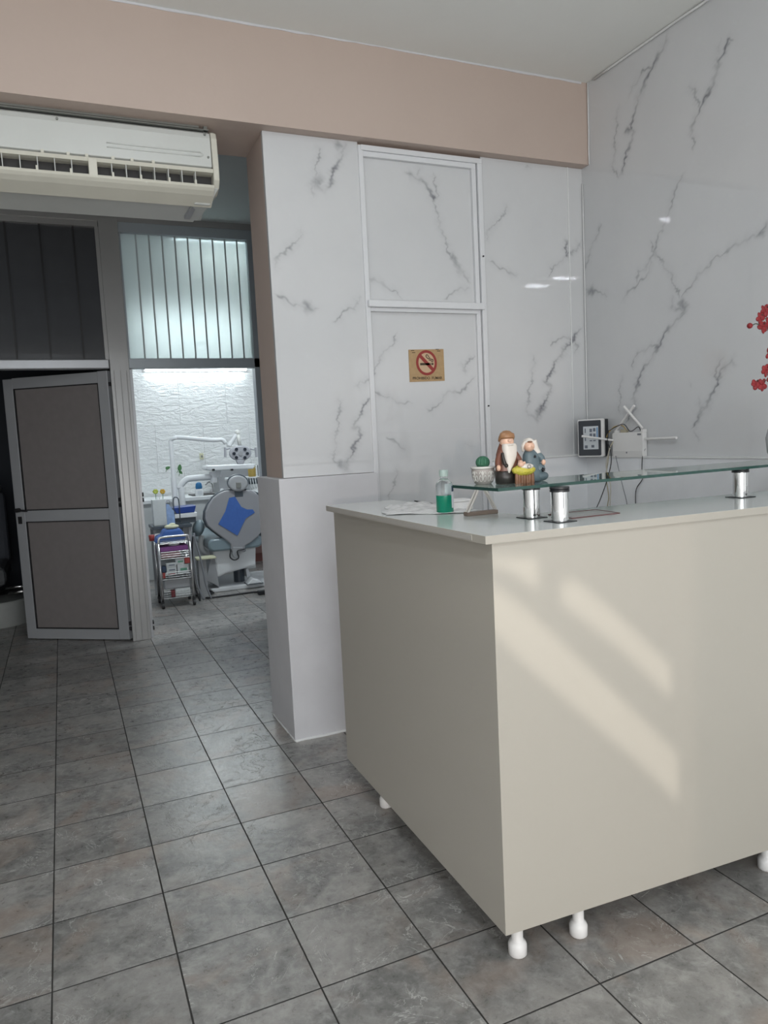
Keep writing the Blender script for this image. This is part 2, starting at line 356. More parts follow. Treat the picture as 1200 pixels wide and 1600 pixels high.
MM = dict(
    floor=floor_material(), marble=marble_material(), relief=relief_tile_material(), frosted=frosted_material(),
    ceiling=mat('ceiling_paint', (0.80, 0.815, 0.795), 0.7, noise=0.03, nscale=3, bump=0.08, bscale=18),
    ceiling2=mat('rear_ceiling_paint', (0.62, 0.66, 0.67), 0.7, noise=0.04, nscale=5, bump=0.1, bscale=12),
    pink=mat('dusty_pink_paint', (0.50, 0.405, 0.355), 0.6, noise=0.05, nscale=2.5, bump=0.10, bscale=25),
    plaster=mat('white_plaster', (0.60, 0.60, 0.625), 0.55, noise=0.10, nscale=5, bump=0.15, bscale=14),
    caulk=mat('white_caulk', (0.72, 0.73, 0.73), 0.5, noise=0.05, nscale=60),
    whiteframe=mat('white_painted_frame', (0.68, 0.69, 0.71), 0.28, noise=0.03, nscale=30),
    alu=mat('grey_aluminium', (0.34, 0.34, 0.34), 0.25, metal=0.15, noise=0.08, nscale=6, bump=0.02, bscale=60),
    alulight=mat('pale_aluminium', (0.40, 0.41, 0.43), 0.3, metal=0.25, noise=0.05, nscale=8),
    doorpanel=mat('grey_brown_door_panel', (0.20, 0.182, 0.180), 0.55, noise=0.10, nscale=20, bump=0.05, bscale=150),
    alublue=mat('blue_grey_aluminium', (0.36, 0.40, 0.435), 0.35, metal=0.1, noise=0.05),
    whitewash=mat('whitewashed_low_wall', (0.80, 0.815, 0.84), 0.5, noise=0.07, nscale=6, bump=0.15, bscale=14),
    rubber=mat('black_rubber', (0.02, 0.02, 0.022), 0.5, noise=0.1),
    darkglass=mat('dark_window_glass', (0.065, 0.068, 0.075), 0.2, spec=0.25, noise=0.1),
    blinddark=mat('dark_blind_slat', (0.012, 0.013, 0.015), 0.5, noise=0.1),
    blindlit=mat('grey_blind_seam', (0.42, 0.46, 0.47), 0.6, noise=0.05),
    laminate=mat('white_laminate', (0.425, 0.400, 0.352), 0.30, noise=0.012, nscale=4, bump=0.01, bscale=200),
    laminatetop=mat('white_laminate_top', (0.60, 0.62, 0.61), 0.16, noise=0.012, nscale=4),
    laminateedge=mat('grey_laminate_edge', (0.42, 0.40, 0.37), 0.4, noise=0.04),
    plastic=mat('white_plastic', (0.78, 0.77, 0.76), 0.35, noise=0.02),
    acwhite=mat('aged_white_plastic', (0.57, 0.585, 0.565), 0.35, noise=0.05, nscale=5),
    accream=mat('yellowed_cream_plastic', (0.60, 0.585, 0.51), 0.4, noise=0.07, nscale=6),
    acdark=mat('dark_vent_interior', (0.035, 0.033, 0.033), 0.6, noise=0.1),
    acgrey=mat('grey_metal_bracket', (0.22, 0.225, 0.21), 0.45, metal=0.4, noise=0.15, nscale=15),
    chrome=mat('polished_chrome', (0.80, 0.80, 0.80), 0.06, metal=1.0, noise=0.02),
    steel=mat('brushed_steel', (0.55, 0.55, 0.55), 0.22, metal=1.0, noise=0.05),
    glass=mat('green_tinted_glass', (0.66, 0.86, 0.80), 0.01, trans=1.0, ior=1.5, noise=0.01),
    glassedge=mat('dark_green_glass_edge', (0.035, 0.095, 0.08), 0.15, trans=0.3, noise=0.1),
    clear=mat('clear_plastic', (0.93, 0.97, 0.96), 0.05, trans=1.0, ior=1.25, noise=0.01),
    greenliq=mat('green_liquid', (0.0, 0.42, 0.25), 0.15, trans=0.15, noise=0.05, nscale=20),
    navy=mat('navy_print', (0.01, 0.03, 0.07), 0.4, noise=0.1),
    potgrey=mat('grey_ceramic', (0.36, 0.33, 0.31), 0.5, noise=0.12, nscale=60),
    potwhite=mat('cream_ceramic_relief', (0.62, 0.60, 0.57), 0.45, noise=0.05, nscale=60),
    cactus=mat('cactus_green', (0.035, 0.13, 0.075), 0.6, noise=0.3, nscale=90, bump=0.3, bscale=300),
    soil=mat('potting_soil', (0.08, 0.06, 0.04), 0.9, noise=0.4, nscale=200),
    skin=mat('painted_ceramic_skin', (0.66, 0.42, 0.31), 0.35, noise=0.06, nscale=60),
    beard=mat('painted_cream_beard', (0.66, 0.61, 0.56), 0.4, noise=0.08, nscale=60),
    brown=mat('painted_rust_brown', (0.16, 0.062, 0.040), 0.3, noise=0.2, nscale=40),
    darkbrown=mat('painted_black_brown', (0.025, 0.020, 0.018), 0.3, noise=0.2, nscale=40),
    hatbrown=mat('painted_tan_brown', (0.30, 0.155, 0.075), 0.35, noise=0.25, nscale=70),
    bluegrey=mat('painted_blue_grey', (0.105, 0.145, 0.165), 0.35, noise=0.15, nscale=40),
    straw=mat('painted_straw_yellow', (0.50, 0.44, 0.06), 0.35, noise=0.3, nscale=90, bump=0.3, bscale=200),
    wood=mat('painted_wood_brown', (0.21, 0.10, 0.055), 0.45, noise=0.35, nscale=70, bump=0.2, bscale=120),
    signgold=mat('tan_gold_sign', (0.40, 0.27, 0.14), 0.5, noise=0.2, nscale=50),
    signred=mat('sign_red', (0.27, 0.035, 0.030), 0.5, noise=0.1),
    signink=mat('sign_dark_ink', (0.045, 0.03, 0.015), 0.5, noise=0.1),
    black=mat('black_plastic', (0.018, 0.019, 0.022), 0.35, noise=0.1),
    charcoal=mat('charcoal_face', (0.055, 0.06, 0.07), 0.4, noise=0.1),
    paper=mat('white_label_paper', (0.62, 0.65, 0.68), 0.6, noise=0.05, nscale=60),
    ink=mat('grey_label_ink', (0.16, 0.18, 0.22), 0.6, noise=0.3, nscale=300),
    bluink=mat('blue_label_ink', (0.12, 0.30, 0.55), 0.6, noise=0.2),
    cablebeige=mat('beige_cable', (0.42, 0.38, 0.28), 0.5, noise=0.1),
    cableblack=mat('black_cable', (0.02, 0.02, 0.022), 0.5, noise=0.1),
    cablegrey=mat('grey_cable', (0.22, 0.23, 0.25), 0.5, noise=0.1),
    cableyellow=mat('yellow_cable', (0.50, 0.34, 0.06), 0.5, noise=0.1),
    red=mat('red_blossom', (0.24, 0.016, 0.020), 0.5, noise=0.35, nscale=60),
    reddark=mat('dark_red_calyx', (0.06, 0.02, 0.015), 0.5, noise=0.2),
    twig=mat('green_brown_twig', (0.055, 0.065, 0.045), 0.6, noise=0.2),
    vase=mat('grey_glazed_vase', (0.35, 0.35, 0.36), 0.2, noise=0.1),
    bag=mat('thin_white_plastic_sheet', (0.66, 0.66, 0.66), 0.22, noise=0.06, nscale=25, bump=0.3, bscale=35),
    papergrey=mat('grey_printed_paper', (0.45, 0.42, 0.42), 0.4, noise=0.35, nscale=40),
    paperedge=mat('dark_red_paper_border', (0.16, 0.07, 0.07), 0.5, noise=0.1),
    dental=mat('dental_unit_white', (0.68, 0.70, 0.71), 0.25, noise=0.02),
    dentalgrey=mat('dental_grey_plastic', (0.36, 0.37, 0.40), 0.35, noise=0.04),
    dentalmid=mat('dental_mid_grey', (0.30, 0.31, 0.32), 0.4, noise=0.04),
    rim=mat('dark_slate_rim', (0.06, 0.075, 0.09), 0.4, noise=0.1),
    teal=mat('grey_teal_vinyl', (0.20, 0.26, 0.29), 0.22, noise=0.08, nscale=12),
    blue=mat('bright_blue_cloth', (0.045, 0.12, 0.38), 0.6, noise=0.12, nscale=30),
    bluelight=mat('pale_blue_film', (0.25, 0.36, 0.58), 0.4, noise=0.35, nscale=30),
    bluedark=mat('deep_blue_plastic', (0.015, 0.05, 0.24), 0.3, noise=0.15, nscale=20),
    lens=mat('dark_lamp_lens', (0.02, 0.025, 0.035), 0.1, noise=0.1),
    purple=mat('purple_plastic', (0.20, 0.055, 0.22), 0.4, noise=0.35, nscale=120),
    redbox=mat('red_plastic', (0.32, 0.05, 0.045), 0.4, noise=0.2),
    cardbox=mat('printed_white_carton', (0.52, 0.55, 0.55), 0.5, noise=0.08, nscale=60),
    greenink=mat('green_carton_print', (0.10, 0.26, 0.18), 0.5, noise=0.2),
    cream=mat('pale_yellow_pack', (0.55, 0.55, 0.38), 0.5, noise=0.15, nscale=60),
    pinkwall=mat('salmon_wall', (0.40, 0.24, 0.22), 0.6, noise=0.05),
    brick=mat('brick_red_skirting', (0.22, 0.09, 0.08), 0.5, noise=0.1),
    unlitdark=mat('blue_grey_unlit_shade', (0.05, 0.056, 0.07), 0.75, noise=0.1),  # darkened to paint in the gloom of the unlit room
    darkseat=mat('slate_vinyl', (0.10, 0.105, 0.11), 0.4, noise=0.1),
    leaf=mat('leaf_green', (0.06, 0.17, 0.06), 0.5, noise=0.2),
    lime=mat('lime_yellow', (0.42, 0.48, 0.08), 0.5, noise=0.2),
    orange=mat('orange_yellow', (0.55, 0.33, 0.04), 0.5, noise=0.2),
    bluecap=mat('blue_cap', (0.015, 0.13, 0.30), 0.3, noise=0.1),
    jarstuff=mat('golden_jar_contents', (0.35, 0.25, 0.06), 0.5, noise=0.5, nscale=80),
    tubeglow=mat('fluorescent_tube', (0.9, 0.95, 1), 0.5, emit=(0.84, 0.94, 0.98), estr=TUBE_E, noise=0.01),
    lampglow=mat('led_lamp_glow', (0.9, 0.95, 1), 0.5, emit=(0.86, 0.93, 1.0), estr=150.0, noise=0.01),
    frontpaint=mat('pale_wall_paint', (0.74, 0.74, 0.73), 0.7, noise=0.05, nscale=3),
    light_mask=mat('brown_mask_board', (0.12, 0.09, 0.07), 0.6, noise=0.2, nscale=10),
    pavement=mat('concrete_pavement', (0.4, 0.38, 0.35), 0.8, noise=0.2, nscale=4),
)

# ------------------------------------------------------------------ room shell
struct('floor', bx(-2.5, 2.9, -3.2, 9.0, -0.12, 0.0), MM['floor'])
struct('ceiling', bx(-2.5, 2.9, -3.1, 3.30, 3.20, 3.32), MM['ceiling'])
struct('ceiling', bx(-2.5, 2.9, 3.64, 9.0, 3.08, 3.20), MM['ceiling2'])
# pink beam over the opening, with a slightly wavy joint under the ceiling
bm = bx(-2.4, 2.69, 3.26, 3.645, 2.79, 3.20)
struct('trim_1', bm, MM['pink'])
bm = B()
xs = np.arange(-2.4, 2.69, 0.07)
top = [Vector((x, 3.258, 3.2)) for x in xs]; bot = [Vector((x, 3.258, 3.195-0.005*random.random()-0.002*math.sin(x*3))) for x in xs]
prism(bm, top+bot[::-1], (0, 0.004, 0))
struct('trim_2', bm, MM['plaster'])
# caulk bead along the ceiling edge of the right wall and down the corner
bm = B(); tube(bm, [(2.672, -1.0+i*0.14, 3.193-0.004*random.random()) for i in range(31)], 0.006, n=6, k=1, curve=False)
struct('trim_3', bm, MM['caulk'], smooth=True)
bm = B(); tube(bm, [(2.674+0.002*random.random(), 3.31, 1.27+i*0.16) for i in range(10)], 0.0035, n=6, k=1, curve=False)
tube(bm, [(2.674+0.002*random.random(), 3.252, 2.79+i*0.082) for i in range(6)], 0.0035, n=6, k=1, curve=False)
struct('trim_4', bm, MM['caulk'], smooth=True)

# ---- marble cladding with traced veins
def veins_z7(seg): return [[(380+0.45*x, 180+0.45*y) for x, y in s] for s in seg]
def veins_zd(seg): return [[(700+x/2.4, y/2.4) for x, y in s] for s in seg]
def veins_z4(seg): return [[(880+x*0.26667, 460+y*0.26667) for x, y in s] for s in seg]
# (strength, half width in metres, list of polylines)
BACK = [
 (0.90, 0.0085, veins_z7([[(350,95),(348,140),(325,165),(312,200),(300,240),(290,262)],
        [(440,980),(415,1020),(395,1060),(385,1085),(405,1092),(400,1130),(380,1160),(372,1190),(360,1225)],
        [(1175,735),(1140,780),(1105,830),(1080,870),(1055,925),(1045,930),(1068,940),(1055,985),(1035,1010),(1028,1050)],
        [(570,198),(600,208),(630,225),(660,270),(672,300)],
        [(1175,435),(1150,470),(1125,490),(1118,425)]])),
 (0.66, 0.018, veins_z7([[(312,195),(300,235),(288,262)], [(268,215),(255,240),(285,258)], [(380,1165),(370,1190),(352,1225),(322,1200)], [(1045,1000),(1030,1030),(1018,1055),(992,1040)],
        [(730,480),(770,560)], [(200,660),(240,670)], [(318,95),(345,110)], [(385,660),(400,640)], [(775,870),(770,890)]])),
 (0.60, 0.005, veins_z7([[(262,95),(262,150),(250,200),(240,250),(238,285)], [(205,385),(185,440),(150,468),(120,500),(108,540)], [(105,618),(140,640),(175,655),(215,672),(262,668)],
        [(412,625),(395,650),(385,668),(350,685),(325,712),(312,715)], [(335,970),(333,1040),(322,1130),(315,1190),(330,1215)], [(540,755),(520,800),(480,830),(460,890),(430,920),(385,950)],
        [(612,165),(618,205)], [(665,195),(675,240),(678,300)], [(672,300),(680,350),(700,410),(715,460),(745,520),(775,560),(797,575)], [(440,555),(480,580),(520,600),(558,632)], [(797,593),(750,605),(705,635)],
        [(455,958),(490,972),(530,990),(560,1000),(592,1000)], [(810,905),(780,940),(745,965),(715,960),(690,990),(645,1035)], [(765,850),(770,890),(790,850),(805,830)],
        [(500,1115),(540,1140),(565,1165)], [(530,1215),(540,1260),(520,1300),(510,1340)], [(915,300),(905,345),(870,375),(848,415),(838,440)], [(845,505),(880,522),(915,545),(955,555)],
        [(1125,490),(1095,515),(1070,530),(1060,560)], [(1010,830),(1005,900),(990,980),(985,1035),(1015,1060)], [(1065,800),(1100,772),(1140,778)], [(1148,780),(1160,810),(1155,835)], [(978,165),(1000,190)], [(775,1145),(815,1150)]])),
]
RIGHT = [
 (0.90, 0.0085, veins_zd([[(825,130),(800,190),(770,240),(740,310),(715,360),(700,420),(685,490),(670,492),(693,497),(690,530),(670,570),(660,610),(650,655)],
        [(1072,155),(1055,150),(1030,200),(1005,235),(1015,260),(995,310),(970,360),(945,400),(925,460),(908,510)],
        [(1200,830),(1170,870),(1150,890)]]) + veins_z4([[(712,100),(670,150),(620,190),(595,240),(560,300),(530,350),(480,420),(450,480),(430,540),(410,600),(425,620),(420,660),(370,750)],
        [(1005,405),(990,385),(940,440),(905,490),(880,580),(845,640),(810,680),(780,740),(755,790)]])),
 (0.62, 0.017, veins_zd([[(660,600),(655,630),(640,665)], [(1010,235),(1008,265)], [(785,890),(770,930),(785,960)], [(870,1115),(885,1150),(868,1190)], [(1195,860),(1150,888)], [(520,1085),(560,1098)], [(790,205),(765,255)]]) + veins_z4([[(600,230),(555,300)], [(905,500),(925,505)], [(710,70),(655,95)]])),
 (0.60, 0.005, veins_zd([[(640,395),(630,480),(625,560),(618,640),(645,665)], [(770,240),(730,270),(690,330),(678,370)], [(1025,145),(1010,210)], [(895,320),(930,350),(942,402)], [(908,510),(925,530),(920,560)],
        [(885,640),(865,690),(840,750),(830,790),(805,860),(782,900),(770,960),(735,1010),(718,1020),(702,1060)], [(760,890),(765,940),(785,950)], [(780,950),(810,990),(830,1020),(855,1080),(870,1115)],
        [(1150,890),(1110,900),(1070,925),(1000,970),(950,1020),(915,1060),(890,1100),(870,1115)], [(770,970),(740,1040),(680,1090),(650,1128)], [(575,840),(545,910),(515,1000),(510,1015)], [(515,1080),(555,1095),(605,1105)]])
   + veins_z4([[(635,0),(640,80),(655,95)], [(600,250),(550,300),(490,315),(440,350),(410,390),(400,440)], [(345,460),(335,540),(328,700)], [(935,350),(895,460),(900,520)], [(740,515),(755,545)], [(795,600),(810,680)], [(775,800),(785,850),(778,868)]])),
]
def hit_back(p): return at(p[0], p[1], 3.32)
def hit_right(p):
    v = _r*((p[0]-600)/FPX) + _d*((p[1]-800)/FPX) + _f
    return Vector((0, 0, CH)) + v*(2.68/v.x)

def vein_field(U, V, groups, axis):
    """strength of the printed veins at the wall points (U along the wall, V height)"""
    wu = U+0.006*np.sin(V*61+U*23)+0.004*np.sin(V*140-U*90)+0.0025*np.sin(V*310+U*170)
    wv = V+0.006*np.sin(U*57-V*31)+0.004*np.sin(U*150+V*70)
    out = np.zeros_like(U)
    rng = np.random.RandomState(3)
    for amp, hw, lines in groups:
        for ln in lines:
            pts = [(hit_back if axis == 'x' else hit_right)(p) for p in ln]
            q = np.array([((p.x if axis == 'x' else p.y), p.z) for p in pts])
            ph = rng.rand()*6
            m = (U > q[:, 0].min()-0.08) & (U < q[:, 0].max()+0.08) & (V > q[:, 1].min()-0.08) & (V < q[:, 1].max()+0.08)
            if not m.any(): continue
            u, v = wu[m], wv[m]; best = np.full(u.shape, 9.0); s0 = 0.0; bs = np.zeros(u.shape)
            tot = sum(np.hypot(*(b-a)) for a, b in zip(q[:-1], q[1:]))
            for a, b in zip(q[:-1], q[1:]):
                d = b-a; l2 = (d@d)+1e-9
                t = np.clip(((u-a[0])*d[0]+(v-a[1])*d[1])/l2, 0, 1)
                dd = np.hypot(u-a[0]-t*d[0], v-a[1]-t*d[1])
                k = dd < best; best[k] = dd[k]; bs[k] = (s0+t*math.sqrt(l2))[k]; s0 += math.sqrt(l2)
            ww = hw*(0.55+0.45*np.sin(bs*38+ph)*np.sin(bs*17+ph*2)+0.25)
            fade = np.clip(np.minimum(bs, tot-bs)/0.03+0.25, 0.25, 1)
            al = 0.62+0.38*np.sin(bs*27+ph*3)
            core = np.exp(-(best/np.maximum(ww, 0.0018))**2)*al*fade*amp
            halo = np.exp(-(best/0.022)**2)*0.17*fade*amp
            out[m] = np.maximum(out[m], np.clip(core+halo, 0, 1))
    return out

def clad(name, axis, const, u0, u1, z0, z1, groups, parent, thick=0.008, step=0.004):
    nu, nv = int((u1-u0)/step)+1, int((z1-z0)/step)+1
    u = np.linspace(u0, u1, nu); v = np.linspace(z0, z1, nv)
    U, V = np.meshgrid(u, v); U = U.ravel(); V = V.ravel()
    co = np.zeros((nu*nv, 3))
    if axis == 'x': co[:, 0] = U; co[:, 1] = const
    else: co[:, 1] = U; co[:, 0] = const
    co[:, 2] = V
    idx = np.arange(nu*nv).reshape(nv, nu)
    q = np.stack([idx[:-1, :-1], idx[:-1, 1:], idx[1:, 1:], idx[1:, :-1]], -1).reshape(-1, 4)
    if axis == 'y': q = q[:, ::-1]
    # rear face and edges give the sheet its thickness
    base = len(co); off = np.array([0, thick, 0]) if axis == 'x' else np.array([thick, 0, 0])
    cid = [idx[0, 0], idx[0, -1], idx[-1, -1], idx[-1, 0]]
    co = np.vstack([co, co[cid]+off])
    faces = [list(f) for f in q]
    rim = list(idx[0, :]), list(idx[:, -1]), list(idx[-1, ::-1]), list(idx[::-1, 0])
    for k in range(4): faces.append(list(rim[k])[::-1] + [base+k, base+(k+1) % 4])
    faces.append([base+3, base+2, base+1, base])
    org = ORG[parent.name]
    me = bpy.data.meshes.new(name)
    me.from_pydata((co-np.array(org)).tolist(), [], [[int(i) for i in f] for f in faces])
    f = np.zeros(len(co)); f[:len(U)] = vein_field(U, V, groups, axis)
    a = me.attributes.new('vein', 'FLOAT', 'POINT'); a.data.foreach_set('value', f.astype(np.float32))
    me.materials.append(MM['marble']); me.update()
    o = bpy.data.objects.new(name, me); COL.objects.link(o); o.parent = parent; ORG[o.name] = org
    return o

# back wall: core, marble sheets, pink reveal, white low wall
wb = struct('wall_back', bx(0.94, 2.9, 3.345, 3.64, 0, 2.79), [MM['pink']])
clad('marble_cladding', 'x', 3.32, 0.935, 1.388, 1.25, 2.789, BACK, wb, thick=0.024)
clad('marble_cladding', 'x', 3.32, 2.052, 2.68, 1.262, 2.789, BACK, wb, thick=0.024)
clad('marble_cladding', 'x', 3.337, 1.412, 2.0, 2.065, 2.735, BACK, wb, thick=0.007)
clad('marble_cladding', 'x', 3.334, 1.412, 2.02, 0.9, 2.035, BACK, wb, thick=0.010)
struct('plaster_base', bx(1.396, 2.68, 3.337, 3.345, 0, 0.9), MM['plaster'], wb)
# low white pier in front of the column
bm = B()
P0 = [(0.903, 3.29), (1.396, 3.29), (1.396, 3.70), (0.903, 3.70)]
box(bm, 0.903, 1.396, 3.29, 3.70, 0, 1.248)
struct('trim_5', bm, MM['plaster'], bevel=0.004)
struct('trim_6', bx(2.05, 2.66, 3.297, 3.34, 0, 1.262), MM['whitewash'], bevel=0.003)
struct('trim_7', bx(2.05, 2.68, 3.290, 3.325, 1.262, 1.272), MM['caulk'], bevel=0.002)
bm = B(); tube(bm, [(0.905+0.004*random.random(), 3.70-0.02*i, 0.004) for i in range(21)]+[(0.91+0.025*i, 3.286+0.005*random.random(), 0.004) for i in range(19)], 0.007, n=6, k=1, curve=False)
struct('trim_16', bm, MM['caulk'], smooth=True)
# right wall
wr = struct('wall_right', bx(2.704, 2.9, -3.1, 9.0, 0, 3.2), MM['plaster'])
clad('marble_cladding', 'y', 2.68, 1.15, 3.32, 1.25, 3.199, RIGHT, wr, thick=0.024)
clad('marble_cladding', 'y', 2.68, -3.0, 1.148, 1.25, 3.199, [], wr, thick=0.024, step=0.2)
struct('trim_8', bx(2.655, 2.704, -3.0, 3.30, 0, 1.248), MM['whitewash'])
struct('trim_9', bx(2.650, 2.70, -3.0, 3.31, 1.248, 1.257), MM['caulk'], bevel=0.002)
# joint covers on the back wall
struct('trim_10', bx(1.388, 1.412, 3.312, 3.345, 0.9, 2.776), MM['whiteframe'], bevel=0.002)
struct('trim_11', bx(2.582, 2.588, 3.316, 3.33, 1.272, 2.789), MM['caulk'])
wf = struct('window_1', bx(1.400, 2.052, 3.306, 3.345, 2.752, 2.776), MM['whiteframe'], bevel=0.002)
struct('window_frame', bx(1.412, 2.020, 3.316, 3.345, 2.728, 2.752), MM['whiteframe'], wf, bevel=0.002)
struct('window_frame', bx(2.026, 2.052, 3.306, 3.345, 0.9, 2.752), MM['whiteframe'], wf, bevel=0.002)
struct('window_frame', bx(1.998, 2.022, 3.318, 3.345, 0.9, 2.752), MM['whiteframe'], wf, bevel=0.002)
struct('window_sill', bx(1.396, 2.032, 3.290, 3.345, 2.034, 2.066), MM['whiteframe'], wf, bevel=0.003)
struct('window_sill', bx(1.412, 2.005, 3.312, 3.345, 2.016, 2.034), MM['whiteframe'], wf, bevel=0.002)
struct('trim_17', bx(1.415, 2.0, 3.3325, 3.336, 1.438, 1.4405), MM['plaster'])
for x, z in ((2.04, 2.30), (2.04, 1.55)):
    cyl(bm := B(), (x, 3.300, z), (x, 3.308, z), 0.004, n=8); struct('screw', bm, MM['rubber'], wf)

# side, front and rear enclosure
struct('wall_left', bx(-2.5, -2.4, -3.1, 9.0, 0, 3.2), MM['frontpaint'])
bm = B()
box(bm, -2.5, -2.35, -3.2, -3.1, 0, 3.2); box(bm, 2.4, 2.9, -3.2, -3.1, 0, 3.2); box(bm, -2.35, 2.4, -3.2, -3.1, 2.65, 3.2); box(bm, -2.35, 2.4, -3.2, -3.1, 0, 0.08)
struct('wall_front', bm, MM['frontpaint'])
w4 = struct('window_4', bx(-2.35, 2.4, -3.18, -3.12, 0.08, 0.16), MM['alu'])
struct('light_block_panel', bx(-0.886, -0.43, -3.16, -3.14, 0.16, 2.65), MM['alu'], w4)  # added panel, its edge cuts off the wide sun glint
for x in (-2.35, -0.43, 0.95, 2.34): struct('window_frame', bx(x, x+0.06, -3.18, -3.12, 0.16, 2.65), MM['alu'], w4)
struct('window_frame', bx(-2.35, 2.4, -3.18, -3.12, 2.59, 2.65), MM['alu'], w4)

# ------------------------------------------------------------------ aluminium partition, y = 5.7
PY = 5.70
# ceiling-high post
bm = B(); box(bm, 0.377, 0.508, PY, PY+0.10, 0, 3.06)
for x in (0.398, 0.442, 0.484): box(bm, x, x+0.005, PY-0.0025, PY+0.01, 0, 1.99)
struct('trim_12', bm, MM['alu'], bevel=0.002)
struct('trim_13', bx(0.508, 0.530, PY+0.03, PY+0.09, 0, 2.0), MM['alulight'])
struct('trim_14', bx(-2.4, 2.7, PY+0.005, PY+0.09, 3.035, 3.08), MM['alu'])
w2 = struct('window_2', bx(-1.2, 0.374, PY+0.0, PY+0.09, 2.005, 2.07), MM['alulight'], bevel=0.006)
struct('window_frame', bx(-1.2, 0.374, PY+0.02, PY+0.08, 2.995, 3.035), MM['alu'], w2)
struct('window_frame', bx(0.352, 0.377, PY+0.02, PY+0.08, 2.07, 2.995), MM['alu'], w2)
struct('window_pane', bx(-1.2, 0.352, PY+0.05, PY+0.055, 2.07, 2.995), MM['darkglass'], w2)
bm = B()
for k in range(7): box(bm, 0.205-0.215*k, 0.217-0.215*k, PY+0.04, PY+0.05, 2.07, 2.995)
struct('vertical_blind', bm, MM['blinddark'], w2)
w3 = struct('window_3', bx(0.508, 1.52, PY+0.0, PY+0.09, 2.005, 2.076), MM['alublue'], bevel=0.003)
struct('window_frame', bx(0.508, 1.52, PY+0.01, PY+0.08, 2.965, 3.035), MM['alublue'], w3)
struct('window_frame', bx(0.508, 0.522, PY+0.02, PY+0.08, 2.076, 2.965), MM['alublue'], w3)
struct('window_frame', bx(1.432, 1.52, PY+0.0, PY+0.09, 0, 2.965), MM['alublue'], w3)
struct('window_pane', bx(0.522, 1.432, PY+0.045, PY+0.05, 2.076, 2.965), MM['frosted'], w3)
bm = B()
for k in range(1, 10):
    x = 0.522+0.092*k+0.008
    box(bm, x, x+0.011, PY+0.036, PY+0.044, 2.076, 2.965)
struct('vertical_blind', bm, MM['blindlit'], w3)
struct('wall_middle', bx(1.52, 2.7, PY, PY+0.1, 0, 3.08), MM['plaster'])
struct('wall_middle', bx(-2.4, -1.2, PY, PY+0.1, 0, 3.08), MM['unlitdark'])
for z in (1.085, 1.045, 0.12, 0.075): struct('hinge_pin', cyl(B(), (0.527, PY+0.03, z), (0.537, PY+0.03, z), 0.016, n=12), MM['rubber'], bpy.data.objects['trim_13'])

# open door leaf
hinge = Vector((0.367, 5.756, 0)); ud = Vector((-0.80913, 0.58763, 0)); nd = Vector((ud.y, -ud.x, 0))
MD = Matrix((( ud.x, nd.x, 0, hinge.x), (ud.y, nd.y, 0, hinge.y), (0, 0, 1, 0), (0, 0, 0, 1)))
# local x along the leaf, local y away from it (towards the viewer is -y when nd points back)
sgn = -1 if nd.y < 0 else 1
def dbx(x0, x1, y0, y1, z0, z1): return bx(x0, x1, y0, y1, z0, z1, M=MD)
d1 = struct('door_1', dbx(0.0, 0.082, -0.02, 0.02, 0.008, 1.995), MM['alulight'], bevel=0.003)
struct('stile', dbx(0.793, 0.875, -0.02, 0.02, 0.008, 1.985), MM['alulight'], d1, bevel=0.003)
struct('rail', dbx(0.082, 0.793, -0.02, 0.02, 1.912, 1.99), MM['alulight'], d1)
struct('rail', dbx(0.082, 0.793, -0.02, 0.02, 0.915, 0.998), MM['alulight'], d1)
struct('rail', dbx(0.082, 0.793, -0.02, 0.02, 0.008, 0.085), MM['alulight'], d1)
struct('door_panel', dbx(0.090, 0.785, -0.006, 0.006, 1.006, 1.904), MM['doorpanel'], d1)
struct('door_panel', dbx(0.090, 0.785, -0.006, 0.006, 0.093, 0.907), MM['doorpanel'], d1)
bm = B()
for a, b, c, d in ((0.082, 0.793, 0.998, 1.912), (0.082, 0.793, 0.085, 0.915)):
    for s in (-1, 1):
        y0, y1 = (s*0.006, s*0.017) if s > 0 else (s*0.017, s*0.006)
        box(bm, a, a+0.008, y0, y1, c, d, M=MD); box(bm, b-0.008, b, y0, y1, c, d, M=MD)
        box(bm, a, b, y0, y1, c, c+0.008, M=MD); box(bm, a, b, y0, y1, d-0.008, d, M=MD)
struct('glazing_gasket', bm, MM['rubber'], d1)
bm = B()
for s in (-1, 1):
    a = 0.02*s; bb = 0.055*s
    cyl(bm, MD @ Vector((0.838, a, 1.005)), MD @ Vector((0.838, bb, 1.005)), 0.016, n=12)
    tube(bm, [MD @ Vector((0.838, bb, 1.005)), MD @ Vector((0.79, bb, 1.003)), MD @ Vector((0.745, bb, 1.0))], 0.008, curve=False)
struct('door_handle', bm, MM['rubber'], d1, smooth=True, angle=40)
bm = B(); box(bm, 0.822, 0.852, -0.027, 0.027, 0.90, 0.955, M=MD); struct('lock_cylinder', bm, MM['rubber'], d1)
for z in (1.06, 1.02, 0.13, 0.09, 1.9): struct('hinge', bx(-0.016, 0.004, -0.014, 0.014, z-0.015, z+0.012, M=MD), MM['rubber'], d1)

# rooms behind the partition
struct('wall_divider', bx(0.42, 0.50, PY+0.10, 8.9, 0, 3.08), [MM['plaster']])
struct('wall_rear', bx(0.42, 2.9, 8.80, 8.95, 0, 3.08), MM['relief'])
struct('wall_rear', bx(-2.5, 0.42, 8.80, 8.95, 0, 3.08), MM['unlitdark'])
struct('wall_dim_room', bx(0.405, 0.42, 5.85, 8.8, 0, 3.08), MM['unlitdark'])
struct('baseboard_rear', bx(1.95, 2.65, 8.775, 8.80, 0, 0.10), MM['brick'])
struct('trim_15', bx(1.95, 2.65, 8.785, 8.80, 0.10, 0.29), MM['pinkwall'])

